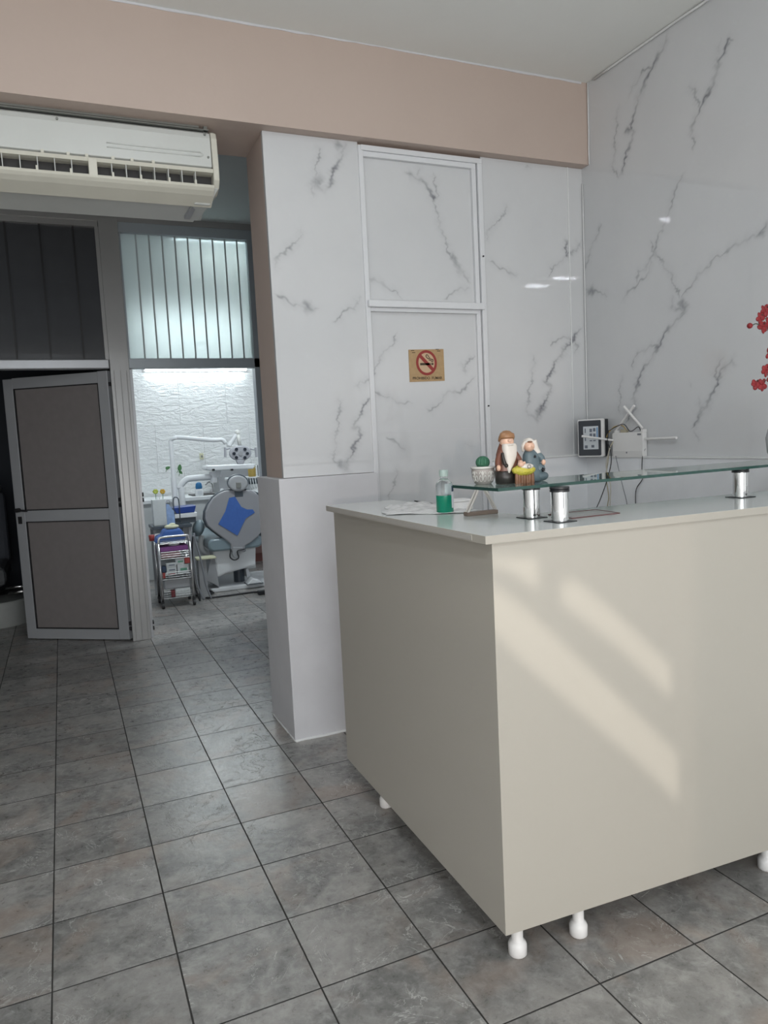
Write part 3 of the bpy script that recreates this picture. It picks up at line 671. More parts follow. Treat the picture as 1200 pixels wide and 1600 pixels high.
# ------------------------------------------------------------------ ceiling lamps (seen mirrored in the marble)
for i, (x, y, lab) in enumerate(((-0.13, -0.50, 'square white ceiling lamp behind the camera, nearer the reception counter'), (-0.06, -0.98, 'square white ceiling lamp behind the camera, nearer the shop front'), (0.42, 1.66, 'square white ceiling lamp in front of the counter'))):
    t = thing('ceiling_lamp', lab, 'ceiling lamp', (x, y, 3.14), 'square ceiling lamps')
    obj('housing', bx(x-0.15, x+0.15, y-0.09, y+0.09, 3.15, 3.20), MM['plastic'], t, bevel=0.004)
    obj('diffuser', bx(x-(0.13 if i < 2 else 0.07), x+(0.13 if i < 2 else 0.07), y-(0.065 if i < 2 else 0.045), y+(0.065 if i < 2 else 0.045), 3.14, 3.152), MM['lampglow'], t)

# ------------------------------------------------------------------ shop front outside: ground and added light mask
struct('ground', bx(-6, 8, -9, -3.2, -0.2, -0.02), MM['pavement'])
SUNP = Vector((0.3, -6.2, 2.3))
light('low_sun_glint', 'SPOT', SUNP, Vector((1.35, 1.53, 0.75))-SUNP, STREAK_W, STREAK_COL, spot_size=math.radians(17), spot_blend=0.3, shadow_soft_size=0.012)
light('wide_sun_glint', 'SPOT', (-3.2, -7.5, 1.6), (4.45, 9.03, -0.75), 340.0, (1.0, 0.80, 0.68), spot_size=math.radians(15), spot_blend=0.6, shadow_soft_size=0.03)
def on_mask(px, py, Y=-3.5):
    p = at(px, py, 1.52); t = (Y-SUNP.y)/(p.y-SUNP.y); return SUNP+(p-SUNP)*t
holes = [
  [(765, 905), (830, 950), (900, 1018), (1000, 1115), (1056, 1172), (1056, 1250), (996, 1190), (908, 1112), (827, 1040), (765, 975)],
  [(878, 905), (905, 905), (965, 955), (1052, 1040), (1052, 1095), (965, 1010), (878, 940)],
  [(765, 868), (850, 868), (850, 925), (800, 890), (765, 880)],
]
def light_mask():
    # unseen added board, slots shape light streaks: build it as columns between the slots
    Y = -3.5; bm = B()
    lo, hi = Vector((0.0, Y, 0.7)), Vector((1.7, Y, 2.6))
    polys = [[on_mask(*p) for p in h] for h in holes]
    n = 220; xs = np.linspace(lo.x, hi.x, n+1)
    for a, b in zip(xs[:-1], xs[1:]):
        x = (a+b)/2; cuts = []
        for P in polys:
            zz = []
            for p, q in zip(P, P[1:]+P[:1]):
                if (p.x-x)*(q.x-x) < 0: zz.append(p.z+(q.z-p.z)*(x-p.x)/(q.x-p.x))
            zz.sort()
            for k in range(0, len(zz)-1, 2): cuts.append((zz[k], zz[k+1]))
        cuts.sort(); z = lo.z
        for c0, c1 in cuts:
            if c0 > z: box(bm, a, b, Y-0.01, Y, z, c0)
            z = max(z, c1)
        if hi.z > z: box(bm, a, b, Y-0.01, Y, z, hi.z)
    return bm
sh = thing('added_light_mask', 'brown slotted board added unseen behind the camera to shape light streaks', 'light_mask', (0.85, -3.5, 0))
obj('board', light_mask(), MM['light_mask'], sh)
for x in (-0.02, 1.70): obj('post', bx(x, x+0.03, -3.52, -3.49, -0.02, 2.65), MM['light_mask'], sh)

# ------------------------------------------------------------------ air conditioner
ac = thing('air_conditioner', 'old yellowed white split air conditioner hanging under the pink beam', 'air conditioner', (0.1, 3.5, 2.46))
AX0, AX1 = -0.56, 0.735
prof = [(3.62, 2.765), (3.36, 2.765), (3.335, 2.745), (3.335, 2.613)]
def exl(poly, x0, x1, m, name, parent=ac, **k):
    bm = B(); prism(bm, [(x0, y, z) for y, z in poly], (x1-x0, 0, 0)); return obj(name, bm, m, parent, **k)
body = exl([(3.62, 2.765), (3.40, 2.765), (3.40, 2.50), (3.62, 2.47)], AX0+0.02, AX1-0.04, MM['acwhite'], 'body')
fp = exl([(3.40, 2.772), (3.365, 2.770), (3.342, 2.757), (3.335, 2.735), (3.332, 2.616), (3.345, 2.612), (3.40, 2.612)], AX0, AX1-0.028, MM['acwhite'], 'front_cover', bevel=0.003)
# embossed double line on the cover
bm = B()
for z in (2.655, 2.672):
    tube(bm, [(0.28, 3.3325, z), (0.45, 3.3315, z), (0.66, 3.3325, z)], 0.0028, n=6, k=2)
tube(bm, [(0.66, 3.3325, 2.655), (0.672, 3.3325, 2.6635), (0.66, 3.3325, 2.672)], 0.0028, n=6, k=3)
obj('embossed_line', bm, MM['acwhite'], fp, smooth=True)
for x, z in ((0.10, 2.745), (0.685, 2.75), (0.693, 2.655)): obj('screw', cyl(B(), (x, 3.329, z), (x, 3.34, z), 0.005, n=10), MM['acgrey'], fp)
# end cap with rounded outline
exl([(3.62, 2.775), (3.37, 2.775), (3.343, 2.762), (3.330, 2.735), (3.322, 2.62), (3.325, 2.56), (3.35, 2.53), (3.40, 2.515), (3.60, 2.53)], AX1-0.026, AX1, MM['accream'], 'end_cap', bevel=0.006)
# vent grille
exl([(3.40, 2.606), (3.328, 2.606), (3.324, 2.589), (3.345, 2.587), (3.40, 2.587)], AX0, AX1-0.026, MM['accream'], 'upper_rail')
exl([(3.40, 2.536), (3.322, 2.538), (3.318, 2.526), (3.330, 2.514), (3.352, 2.500), (3.42, 2.470), (3.44, 2.48), (3.40, 2.51)], AX0, AX1-0.026, MM['accream'], 'lower_lip', bevel=0.002)
exl([(3.395, 2.59), (3.375, 2.59), (3.375, 2.53), (3.395, 2.53)], AX0+0.005, AX1-0.028, MM['acdark'], 'vent_interior')
obj('vent_divider', bx(0.203, 0.236, 3.320, 3.37, 2.530, 2.600), MM['accream'], ac, bevel=0.002)
for k in range(14):
    x = 0.236+0.0565*k if k < 8 else 0.203-0.063*(k-8)
    if k == 0 or k == 8: continue
    bm = bx(x-0.0015, x+0.0015, 3.326, 3.37, 2.532, 2.592)
    obj('vent_fin', bm, MM['acwhite'], ac)
for k in range(14, 20): obj('vent_fin', bx(0.203-0.063*(k-8)-0.0015, 0.203-0.063*(k-8)+0.0015, 3.326, 3.37, 2.532, 2.592), MM['acwhite'], ac)
for x in (0.055-0.045, 0.135, 0.295, 0.405, 0.52, 0.63):
    obj('vane_clip', bx(x-0.004, x+0.004, 3.318, 3.34, 2.530, 2.552), MM['accream'], ac)
for x in (0.035, 0.13, 0.20, 0.30, 0.375, 0.46): obj('cover_tab', bx(x-0.006, x+0.006, 3.326, 3.345, 2.606, 2.618), MM['accream'], ac)
bm = B(); box(bm, AX0, AX1-0.03, 3.345, 3.40, 2.606, 2.613); obj('cover_gap', bm, MM['acdark'], ac)
# underside and drain end
bm = B()
A = [(AX0, 3.40, 2.495), (AX1-0.03, 3.40, 2.495), (AX1-0.075, 3.62, 2.462), (AX0, 3.62, 2.462)]
prism(bm, A, (0, 0, 0.012)); obj('underside', bm, MM['acwhite'], ac)
bm = B(); prism(bm, [(AX1-0.002, 3.345, 2.535), (AX1-0.002, 3.60, 2.53), (AX1-0.060, 3.61, 2.465), (AX1-0.035, 3.40, 2.475)], (-0.07, 0, 0)); obj('drain_end', bm, MM['acwhite'], ac, bevel=0.004)
bm = B(); prism(bm, [(AX1-0.105, 3.43, 2.474), (AX1-0.085, 3.43, 2.478), (AX1-0.10, 3.56, 2.455), (AX1-0.125, 3.56, 2.455)], (0, 0, 0.02)); obj('drain_slot', bm, MM['alulight'], ac)
# fixing rail under the beam
bm = B(); box(bm, AX0, AX1-0.07, 3.352, 3.375, 2.781, 2.79); box(bm, AX0, AX1-0.03, 3.345, 3.36, 2.772, 2.776); box(bm, AX1-0.05, AX1-0.035, 3.35, 3.37, 2.772, 2.79)
obj('fixing_rail', bm, MM['acgrey'], ac)
obj('gap_shade', bx(AX0, AX1-0.03, 3.38, 3.60, 2.765, 2.79), MM['acdark'], ac)  # dark block painted as the shade in the gap under the beam

# ------------------------------------------------------------------ reception counter
rc = thing('reception_counter', 'white laminate L-shaped reception counter raised on short white feet', 'counter', (1.6, 1.9, 0))
BODY = [(0.95, 1.545), (2.45, 1.483), (2.46, 1.79), (1.232, 1.842), (1.222, 2.745), (0.971, 2.757)]
TOP = [(0.926, 1.535), (2.47, 1.474), (2.48, 1.825), (1.245, 1.862), (1.212, 2.712), (0.925, 2.712)]
bm = B(); prism(bm, [(x, y, 0.112) for x, y in BODY], (0, 0, 1.029)); obj('carcass', bm, MM['laminate'], rc, bevel=0.0012)
bm = B(); prism(bm, [(x, y, 1.141) for x, y in TOP], (0, 0, 0.021))
for f in bm.faces:
    if abs(f.normal.z) < 0.5: f.material_index = 1
bm.normal_update()
for f in bm.faces: f.material_index = 0 if abs(f.normal.z) > 0.5 else 1
obj('worktop', bm, [MM['laminatetop'], MM['laminate']], rc, bevel=0.001)
bm = B(); prism(bm, [(0.9275, 1.60, 1.145), (0.9275, 2.70, 1.145), (0.9275, 2.70, 1.158), (0.9275, 1.60, 1.158)], (-0.003, 0, 0)); obj('edge_band', bm, MM['laminateedge'], rc)
for x, y in ((1.022, 1.604), (1.216, 1.592), (1.93, 1.57), (1.035, 2.52), (1.18, 2.68), (1.60, 1.75), (1.17, 2.1), (2.38, 1.55), (2.38, 1.74)):
    bm = B(); lathe(bm, [(0.0, 0), (0.021, 0), (0.025, 0.004), (0.0255, 0.030), (0.0225, 0.038), (0.0180, 0.043), (0.0160, 0.045), (0.0160, 0.1125), (0, 0.1125)], (x, y, 0), 24)
    obj('foot', bm, MM['plastic'], rc, smooth=True, angle=50)

# ------------------------------------------------------------------ glass shelf with chrome posts
gs = thing('glass_shelf', 'green-edged glass shelf on short chrome posts above the counter', 'shelf', (1.6, 1.77, 1.162))
G = [(1.042, 1.655), (2.42, 1.708), (2.41, 1.915), (1.038, 1.895)]
bm = B(); prism(bm, [(x, y, 1.2565) for x, y in G], (0, 0, 0.0085)); bm.normal_update()
for f in bm.faces: f.material_index = 0 if abs(f.normal.z) > 0.5 else 1
obj('glass_pane', bm, [MM['glass'], MM['glassedge']], gs)
for x, y in ((1.225, 1.771), (1.226, 1.640), (2.015, 1.739), (2.10, 1.62)):
    bm = B(); lathe(bm, [(0, 1.162), (0.045, 1.162), (0.045, 1.1645), (0, 1.1645)], (x, y, 0), 4, sx=1, sy=1)
    bmesh.ops.rotate(bm, verts=bm.verts, cent=(x, y, 0), matrix=Matrix.Rotation(PI/4, 3, 'Z'))
    pl = obj('base_plate', bm, MM['black'], gs)
    bm = B(); lathe(bm, [(0, 1.1645), (0.0235, 1.1645), (0.0235, 1.2435), (0, 1.2435)], (x, y, 0), 40)
    obj('post', bm, MM['chrome'], gs, smooth=True, angle=50)
    bm = B(); lathe(bm, [(0, 1.2435), (0.0265, 1.2435), (0.0265, 1.2495), (0.0245, 1.2505), (0.0265, 1.252), (0.0265, 1.2565), (0, 1.2565)], (x, y, 0), 32)
    obj('rubber_collar', bm, MM['black'], gs, smooth=True, angle=40)

# ------------------------------------------------------------------ things on the worktop
ZT = 1.162
bt = thing('liquid_bottle', 'clear plastic bottle half full of green liquid on the counter corner', 'bottle', (1.112, 2.085, ZT))
c = (1.112, 2.085, 0)
bm = B(); lathe(bm, [(0, ZT+0.001), (0.024, ZT+0.001), (0.0275, ZT+0.004), (0.0275, ZT+0.088), (0.025, ZT+0.098), (0.016, ZT+0.107), (0.012, ZT+0.110), (0.012, ZT+0.118), (0, ZT+0.118)], c, 32)
obj('bottle_body', bm, MM['clear'], bt, smooth=True, angle=50)
bm = B(); lathe(bm, [(0, ZT+0.003), (0.024, ZT+0.003), (0.0262, ZT+0.006), (0.0262, ZT+0.058), (0, ZT+0.058)], c, 32)
obj('green_liquid', bm, MM['greenliq'], bt, smooth=True, angle=50)
bm = B(); lathe(bm, [(0, ZT+0.1185), (0.0135, ZT+0.1185), (0.0145, ZT+0.121), (0.0145, ZT+0.136), (0.0125, ZT+0.139), (0, ZT+0.139)], c, 20, fn=lambda a, z: 1+0.02*math.cos(a*20))
obj('flip_cap', bm, mat('pale_green_white_cap', (0.55, 0.68, 0.64), 0.3, trans=0.3, noise=0.02), bt, smooth=True, angle=40)
def arc_patch(c, r, a0, a1, z0, z1, n=10, th=0.0008):
    bm = B(); o = []; i_ = []
    for k in range(n+1):
        a = math.radians(a0+(a1-a0)*k/n)
        o.append([bm.verts.new((c[0]+rr*math.cos(a), c[1]+rr*math.sin(a), z)) for rr, z in ((r, z0), (r, z1), (r+th, z1), (r+th, z0))])
    for a, b in zip(o[:-1], o[1:]):
        for j in range(4): bm.faces.new((a[j], a[(j+1) % 4], b[(j+1) % 4], b[j]))
    bm.faces.new(o[0][::-1]); bm.faces.new(o[-1]); return bm
lb = obj('label', arc_patch(c, 0.0277, -66, 60, ZT+0.018, ZT+0.088), MM['paper'], bt, label='white label with a navy top on the bottle')
obj('label_band', arc_patch(c, 0.0286, -66, 60, ZT+0.070, ZT+0.088), MM['navy'], lb)

# triangular stand
ts = thing('napkin_holder', 'small white triangular frame with a brown base under the end of the glass shelf', 'holder', (1.17, 1.96, ZT))
def yp(px, py, Y=1.955): return at(px, py, Y)
bm = B()
for dy in (-0.007, 0.007):
    tube(bm, [Vector((1.117, 1.958+dy, ZT+0.004)), Vector((1.122, 1.958+dy, ZT+0.014)), Vector((1.150, 1.958+dy, ZT+0.062)), Vector((1.162, 1.958+dy*0.4, ZT+0.086))], 0.0038, n=8)
    tube(bm, [Vector((1.221, 1.958+dy, ZT+0.004)), Vector((1.217, 1.958+dy, ZT+0.018)), Vector((1.193, 1.958+dy, ZT+0.062)), Vector((1.176, 1.958+dy*0.4, ZT+0.086))], 0.003, n=8)
tube(bm, [(1.160, 1.958, ZT+0.086), (1.169, 1.958, ZT+0.090), (1.178, 1.958, ZT+0.086)], 0.006, n=8)
obj('side_frame', bm, MM['potwhite'], ts, smooth=True)
bm = B(); prism(bm, [(1.114, 1.945, ZT), (1.223, 1.945, ZT), (1.223, 1.971, ZT), (1.114, 1.971, ZT)], (0, 0, 0.012)); obj('base', bm, mat('taupe_edge', (0.22, 0.17, 0.14), 0.5, noise=0.1), ts, bevel=0.002)

# plastic sheet, adapter box and papers
def sheet(poly, z, seed, amp, n=34, lift=None):
    rng = np.random.RandomState(seed); ph = rng.rand(8)*6
    xs = [p[0] for p in poly]; ys = [p[1] for p in poly]
    bm = B(); g = {}
    def q(u, v):
        a = Vector(poly[0]).lerp(Vector(poly[1]), u); b = Vector(poly[3]).lerp(Vector(poly[2]), u); return a.lerp(b, v)
    for i in range(n+1):
        for j in range(n+1):
            u, v = i/n, j/n; p = q(u, v)
            e = 0.012*math.sin(9*v+ph[0])*(1-abs(2*u-1)) + 0.0
            h = amp*(abs(math.sin(7*u+4*v+ph[1]))*0.6+abs(math.sin(13*v-6*u+ph[2]))*0.4+0.3*abs(math.sin(23*u+11*v+ph[3])))
            px = p.x+0.010*math.sin(11*v+ph[4])*(u-0.5)*2; py = p.y+0.010*math.sin(12*u+ph[5])*(v-0.5)*2
            g[i, j] = (px, py, z+0.0008+h*min(1, 6*min(u, v, 1-u, 1-v)+0.25))
    T_ = {k: bm.verts.new(v) for k, v in g.items()}; Bt = {k: bm.verts.new((v[0], v[1], v[2]-0.0006)) for k, v in g.items()}
    for i in range(n):
        for j in range(n):
            bm.faces.new((T_[i, j], T_[i+1, j], T_[i+1, j+1], T_[i, j+1])); bm.faces.new((Bt[i, j+1], Bt[i+1, j+1], Bt[i+1, j], Bt[i, j]))
    for k in range(n):
        for a, b in (((k, 0), (k+1, 0)), ((k+1, n), (k, n)), ((0, k+1), (0, k)), ((n, k), (n, k+1))):
            bm.faces.new((T_[b], T_[a], Bt[a], Bt[b]))
    return bm
o = obj('plastic_sheet', sheet([(0.935, 2.19), (1.20, 1.99), (1.235, 2.52), (1.06, 2.42)], ZT, 4, 0.010), MM['bag'], smooth=True)
tag(o, 'crumpled thin white plastic sheet lying behind the green bottle', 'plastic sheet')
ab = thing('adapter_box', 'small flat white box behind the triangular frame on the counter', 'box', (1.20, 2.13, ZT))
o = obj('case', bx(1.158, 1.238, 2.12, 2.19, ZT+0.0, ZT+0.028), MM['plastic'], ab, bevel=0.004)
obj('lid', bx(1.156, 1.240, 2.118, 2.192, ZT+0.028, ZT+0.034), MM['plastic'], ab, bevel=0.002)
pp = thing('printed_leaflet', 'grey leaflet with a dark red border lying beside the front chrome post', 'leaflet', (1.38, 1.74, ZT))
bm = B(); prism(bm, [(1.285, 1.665, ZT+0.0003), (1.455, 1.668, ZT+0.0003), (1.47, 1.79, ZT+0.0003), (1.30, 1.795, ZT+0.0003)], (0, 0, 0.001)); obj('sheet', bm, MM['papergrey'], pp)
bm = B()
for a, b in (((1.285, 1.665), (1.455, 1.668)), ((1.455, 1.668), (1.47, 1.79)), ((1.47, 1.79), (1.30, 1.795)), ((1.30, 1.795), (1.285, 1.665))):
    tube(bm, [(a[0], a[1], ZT+0.0015), (b[0], b[1], ZT+0.0015)], 0.0016, n=6, curve=False)
obj('border', bm, MM['paperedge'], pp)
bm = B(); tube(bm, [(1.23, 2.55, ZT+0.003), (1.225, 2.4, ZT+0.003), (1.19, 2.3, ZT+0.004), (1.175, 2.20, ZT+0.012), (1.19, 2.185, ZT+0.018)], 0.0025, n=6)
tag(obj('thin_cable', bm, MM['cableblack'], smooth=True), 'thin dark cable running to the small white box on the counter', 'cable')

# ------------------------------------------------------------------ things on the glass shelf
ZG = 1.2650
cp = thing('potted_cactus', 'small round green cactus in a grey pot with white scrolls on the glass shelf', 'potted cactus', (1.113, 1.845, ZG))
c = (1.113, 1.845, ZG)
bm = B(); lathe(bm, [(0, 0), (0.022, 0), (0.026, 0.004), (0.032, 0.020), (0.0335, 0.036), (0.0325, 0.043), (0.0345, 0.045), (0.0345, 0.050), (0.030, 0.050), (0.029, 0.044), (0, 0.044)], c, 36)
pt = obj('pot', bm, MM['potgrey'], cp, smooth=True, angle=40)
bm = B(); lathe(bm, [(0.0335, 0.0445), (0.0352, 0.0452), (0.0352, 0.0502), (0.0335, 0.0505)], c, 36); obj('rim', bm, MM['potwhite'], pt, smooth=True)
bm = B()
def onpot(a, z, r=0.0008):
    rr = 0.026+(0.0335-0.026)*min(1, z/0.03)+r; return (c[0]+rr*math.cos(a), c[1]+rr*math.sin(a), c[2]+z)
for k in range(5):
    a0 = math.radians(-168+k*72*0.62)
    for s in (-1, 1):
        tube(bm, [onpot(a0+s*0.02, 0.038), onpot(a0+s*0.02, 0.022), onpot(a0+s*0.10, 0.010), onpot(a0+s*0.26, 0.010), onpot(a0+s*0.30, 0.020), onpot(a0+s*0.20, 0.026), onpot(a0+s*0.14, 0.020)], 0.0011, n=6, k=4)
        tube(bm, [onpot(a0+s*0.02, 0.026), onpot(a0+s*0.14, 0.036), onpot(a0+s*0.26, 0.034), onpot(a0+s*0.24, 0.030)], 0.0010, n=6, k=4)
obj('scroll_relief', bm, MM['potwhite'], pt, smooth=True)
bm = B(); m_ = 14; lathe(bm, [(0, 0.044)]+[(0.0195*math.sin(PI*(0.12+0.88*i/m_)), 0.062-0.0185*math.cos(PI*(0.12+0.88*i/m_))) for i in range(m_)]+[(0, 0.0785)], c, 72, fn=lambda a, z: 1+0.07*math.cos(a*16))
obj('cactus_ball', bm, MM['cactus'], cp, smooth=True)
bm = B(); lathe(bm, [(0, 0.044), (0.0295, 0.044), (0.0295, 0.046), (0, 0.046)], c, 24); obj('soil', bm, MM['soil'], cp)

# nativity ornament: camera faces it roughly along +y, front towards -y
nv = thing('nativity_figurine', 'painted ceramic nativity ornament with bearded man, veiled woman and baby', 'figurine', (1.20, 1.79, ZG))
mx, my = 1.158, 1.79
SK = 1.12
def P(px, py, dy=0.0): return at(px, py, 1.79+dy)
# bearded man
bm = B(); lathe(bm, [(0, 0), (0.031, 0), (0.033, 0.004), (0.034, 0.03), (0.0345, 0.055), (0.031, 0.085), (0.024, 0.105), (0.018, 0.118), (0, 0.122)], (mx, my, ZG), 32, sy=0.72)
man = obj('bearded_man', bm, MM['brown'], nv, smooth=True, label='bearded man in a rust brown robe and tan hat')
bm = B(); lathe(bm, [(0.0330, 0.0005), (0.0352, 0.002), (0.0362, 0.020), (0.0352, 0.036), (0.0330, 0.037)], (mx, my, ZG), 32, sy=0.74); obj('dark_hem', bm, MM['darkbrown'], man, smooth=True)
bm = B(); ball(bm, (mx-0.001, my-0.006, ZG+0.118), 0.0205, 0.019, 0.020); obj('face', bm, MM['skin'], man, smooth=True)
bm = B(); ball(bm, (mx-0.004, my-0.0255, ZG+0.121), 0.0055, 0.005, 0.0045, n=12, m=8); obj('nose', bm, MM['skin'], man, smooth=True)
bm = B(); lathe(bm, [(0.0, 0.0295), (0.010, 0.028), (0.018, 0.022), (0.0225, 0.012), (0.0245, 0.003), (0.0235, -0.002), (0.0215, 0.002), (0.0, 0.004)], (mx+0.001, my-0.002, ZG+0.121), 28, sy=0.9)
for v in bm.verts:
    if v.co.y < my-0.006 and v.co.z < ZG+0.135: v.co.z += 0.008
obj('hat', bm, MM['hatbrown'], man, smooth=True)
bm = B()   # long pointed beard
rows = [(0.113, 0.0, 0.0195), (0.106, 0.001, 0.0225), (0.095, 0.0015, 0.0225), (0.080, 0.0015, 0.021), (0.066, -0.0005, 0.018), (0.052, -0.003, 0.0125), (0.040, -0.0065, 0.007), (0.031, -0.009, 0.002)]
prev = None
for zz, cx, hw in rows:
    ring = []
    for k in range(13):
        a = PI*k/12; x = cx-hw*math.cos(a); dep = 0.0245+0.0065*math.sin(a)-0.0
        ring.append(bm.verts.new((mx+x, my-0.012-(0.016*math.sin(a)**0.6)-0.001, ZG+zz)))
    for k in range(12, -1, -1):
        a = PI*k/12; x = cx-hw*math.cos(a)*0.96
        ring.append(bm.verts.new((mx+x, my-0.010-(0.010*math.sin(a)), ZG+zz)))
    if prev:
        n = len(ring)
        for k in range(n): bm.faces.new((prev[k], prev[(k+1) % n], ring[(k+1) % n], ring[k]))
    else: bm.faces.new(ring)
    prev = ring
bm.faces.new(prev[::-1])
obj('beard', bm, MM['beard'], man, smooth=True)
bm = B(); tube(bm, [(mx-0.018, my-0.018, ZG+0.111), (mx-0.010, my-0.0275, ZG+0.1085), (mx-0.003, my-0.030, ZG+0.1105)], 0.0024, n=8, rs=(0.001, 0.0028)); tube(bm, [(mx+0.014, my-0.020, ZG+0.112), (mx+0.006, my-0.0275, ZG+0.1085), (mx-0.003, my-0.030, ZG+0.1105)], 0.0024, n=8, rs=(0.001, 0.0028)); obj('moustache', bm, MM['beard'], man, smooth=True)
bm = B()   # sleeves
tube(bm, [(mx-0.018, my-0.004, ZG+0.092), (mx-0.031, my-0.008, ZG+0.070), (mx-0.037, my-0.014, ZG+0.052)], 0.009, n=12, rs=(0.010, 0.009))
tube(bm, [(mx+0.017, my-0.004, ZG+0.092), (mx+0.031, my-0.006, ZG+0.074), (mx+0.036, my-0.012, ZG+0.062)], 0.010, n=12, rs=(0.011, 0.009))
obj('sleeve', bm, MM['brown'], man, smooth=True)
obj('hand', ball(B(), (mx-0.038, my-0.018, ZG+0.047), 0.0065, 0.006, 0.009, n=12, m=8), MM['skin'], man, smooth=True)
obj('hand', ball(B(), (mx+0.032, my-0.022, ZG+0.060), 0.008, 0.006, 0.005, n=12, m=8), MM['skin'], man, smooth=True)
bm = B(); tube(bm, [(mx-0.026, my-0.021, ZG+0.088), (mx-0.027, my-0.026, ZG+0.072), (mx-0.022, my-0.0265, ZG+0.055)], 0.006, n=10, rs=(0.004, 0.006)); obj('dark_scarf', bm, MM['darkbrown'], man, smooth=True)
bm = B(); ball(bm, (mx-0.0165, my-0.0245, ZG+0.052), 0.006, 0.004, 0.006, n=12, m=8); obj('knot', bm, MM['darkbrown'], man, smooth=True)
# veiled woman
wx, wy = 1.247, 1.797
bm = B(); lathe(bm, [(0, 0), (0.034, 0), (0.037, 0.004), (0.038, 0.018), (0.035, 0.030), (0.030, 0.042), (0.028, 0.062), (0.026, 0.078), (0.018, 0.092), (0, 0.096)], (wx, wy, ZG), 32, sy=0.72)
wo = obj('veiled_woman', bm, MM['bluegrey'], nv, smooth=True, label='woman in a blue grey robe and cream veil')
bm = B(); ball(bm, (wx+0.022, wy-0.012, ZG+0.014), 0.026, 0.017, 0.0145); ball(bm, (wx+0.020, wy-0.012, ZG+0.036), 0.016, 0.014, 0.017); obj('robe_folds', bm, MM['bluegrey'], wo, smooth=True)
hx, hz = wx-0.012, ZG+0.102
bm = B(); ball(bm, (hx, wy-0.008, hz), 0.0165, 0.016, 0.0155); ball(bm, (hx-0.001, wy-0.0245, hz-0.001), 0.003, 0.003, 0.0028, n=10, m=6); obj('face', bm, MM['skin'], wo, smooth=True)
bm = B()
R_ = Matrix.Rotation(math.radians(-12), 3, 'Y')
ball(bm, (hx+0.004, wy-0.001, hz+0.006), 0.0195, 0.0185, 0.018)
tube(bm, [(hx+0.012, wy-0.004, hz+0.014), (hx+0.020, wy-0.004, hz-0.006), (hx+0.029, wy-0.006, hz-0.022), (hx+0.037, wy-0.004, hz-0.034)], 0.01, n=12, rs=(0.015, 0.009))
tube(bm, [(hx-0.011, wy-0.004, hz+0.010), (hx-0.0165, wy-0.002, hz+0.001), (hx-0.0160, wy+0.001, hz-0.008), (hx-0.012, wy+0.003, hz-0.013)], 0.006, n=10, rs=(0.006, 0.003))
obj('veil', bm, MM['beard'], wo, smooth=True)
bm = B(); ball(bm, (hx-0.002, wy-0.0165, hz+0.0125), 0.008, 0.006, 0.0028, n=12, m=8); obj('hair', bm, MM['wood'], wo, smooth=True)
bm = B(); tube(bm, [(wx+0.014, wy-0.006, ZG+0.080), (wx+0.024, wy-0.014, ZG+0.068), (wx+0.026, wy-0.018, ZG+0.058)], 0.009, n=12, rs=(0.010, 0.009)); obj('sleeve', bm, MM['bluegrey'], wo, smooth=True)
bm = B(); ball(bm, (wx+0.025, wy-0.0245, ZG+0.054), 0.0065, 0.006, 0.0085, n=12, m=8); obj('hand', bm, MM['skin'], wo, smooth=True)
bm = B()
def star(cx, cz, r, y, ang=0.3):
    pts = []
    for k in range(10):
        a = ang+PI*k/5; rr = r if k % 2 == 0 else r*0.42
        pts.append((cx+rr*math.cos(a), y, cz+rr*math.sin(a)))
    prism(bm, pts, (0, 0.012, 0))
star(wx-0.001, ZG+0.072, 0.0052, wy-0.0225); obj('star_cutout', bm, MM['black'], wo)
bm = B(); star(wx+0.020, ZG+0.033, 0.0065, wy-0.033, 0.6); obj('star_cutout', bm, MM['black'], wo)
# manger
gx, gy = 1.189, 1.752
bm = B(); ball(bm, (gx, gy, ZG+0.037), 0.0375, 0.019, 0.0155, n=28, m=14)
for v in bm.verts: v.co += Vector((0.0012*math.sin(v.co.x*900), 0.001*math.sin(v.co.x*700+v.co.z*500), 0.001*math.sin(v.co.x*800+v.co.y*600)))
mg = obj('manger_with_baby', bm, MM['straw'], nv, smooth=True, label='yellow straw crib with a swaddled baby')
bm = B()
for k in range(7):
    x = gx-0.026+k*0.0087
    cyl(bm, (x, gy-0.004+0.003*(k % 2), ZG), (x+0.001, gy-0.002, ZG+0.029), 0.0058, 0.0050, n=9)
obj('log_stand', bm, MM['wood'], mg, smooth=True, angle=50)
bm = B(); ball(bm, (gx+0.004, gy-0.010, ZG+0.047), 0.022, 0.011, 0.0085); obj('swaddling', bm, MM['beard'], mg, smooth=True)
bm = B(); ball(bm, (gx-0.015, gy-0.010, ZG+0.054), 0.0095, 0.009, 0.0085); ball(bm, (gx-0.006, gy-0.013, ZG+0.058), 0.005, 0.004, 0.004, n=10, m=6); obj('baby_head', bm, MM['skin'], mg, smooth=True)
bm = B()
cc = [(gx+0.004+0.0055*math.cos(a), gy-0.0222, ZG+0.047+0.0050*math.sin(a)) for a in np.linspace(0, 2*PI, 14)]
tube(bm, cc, 0.0007, n=5, k=1, curve=False); obj('painted_bow', bm, MM['darkbrown'], mg)

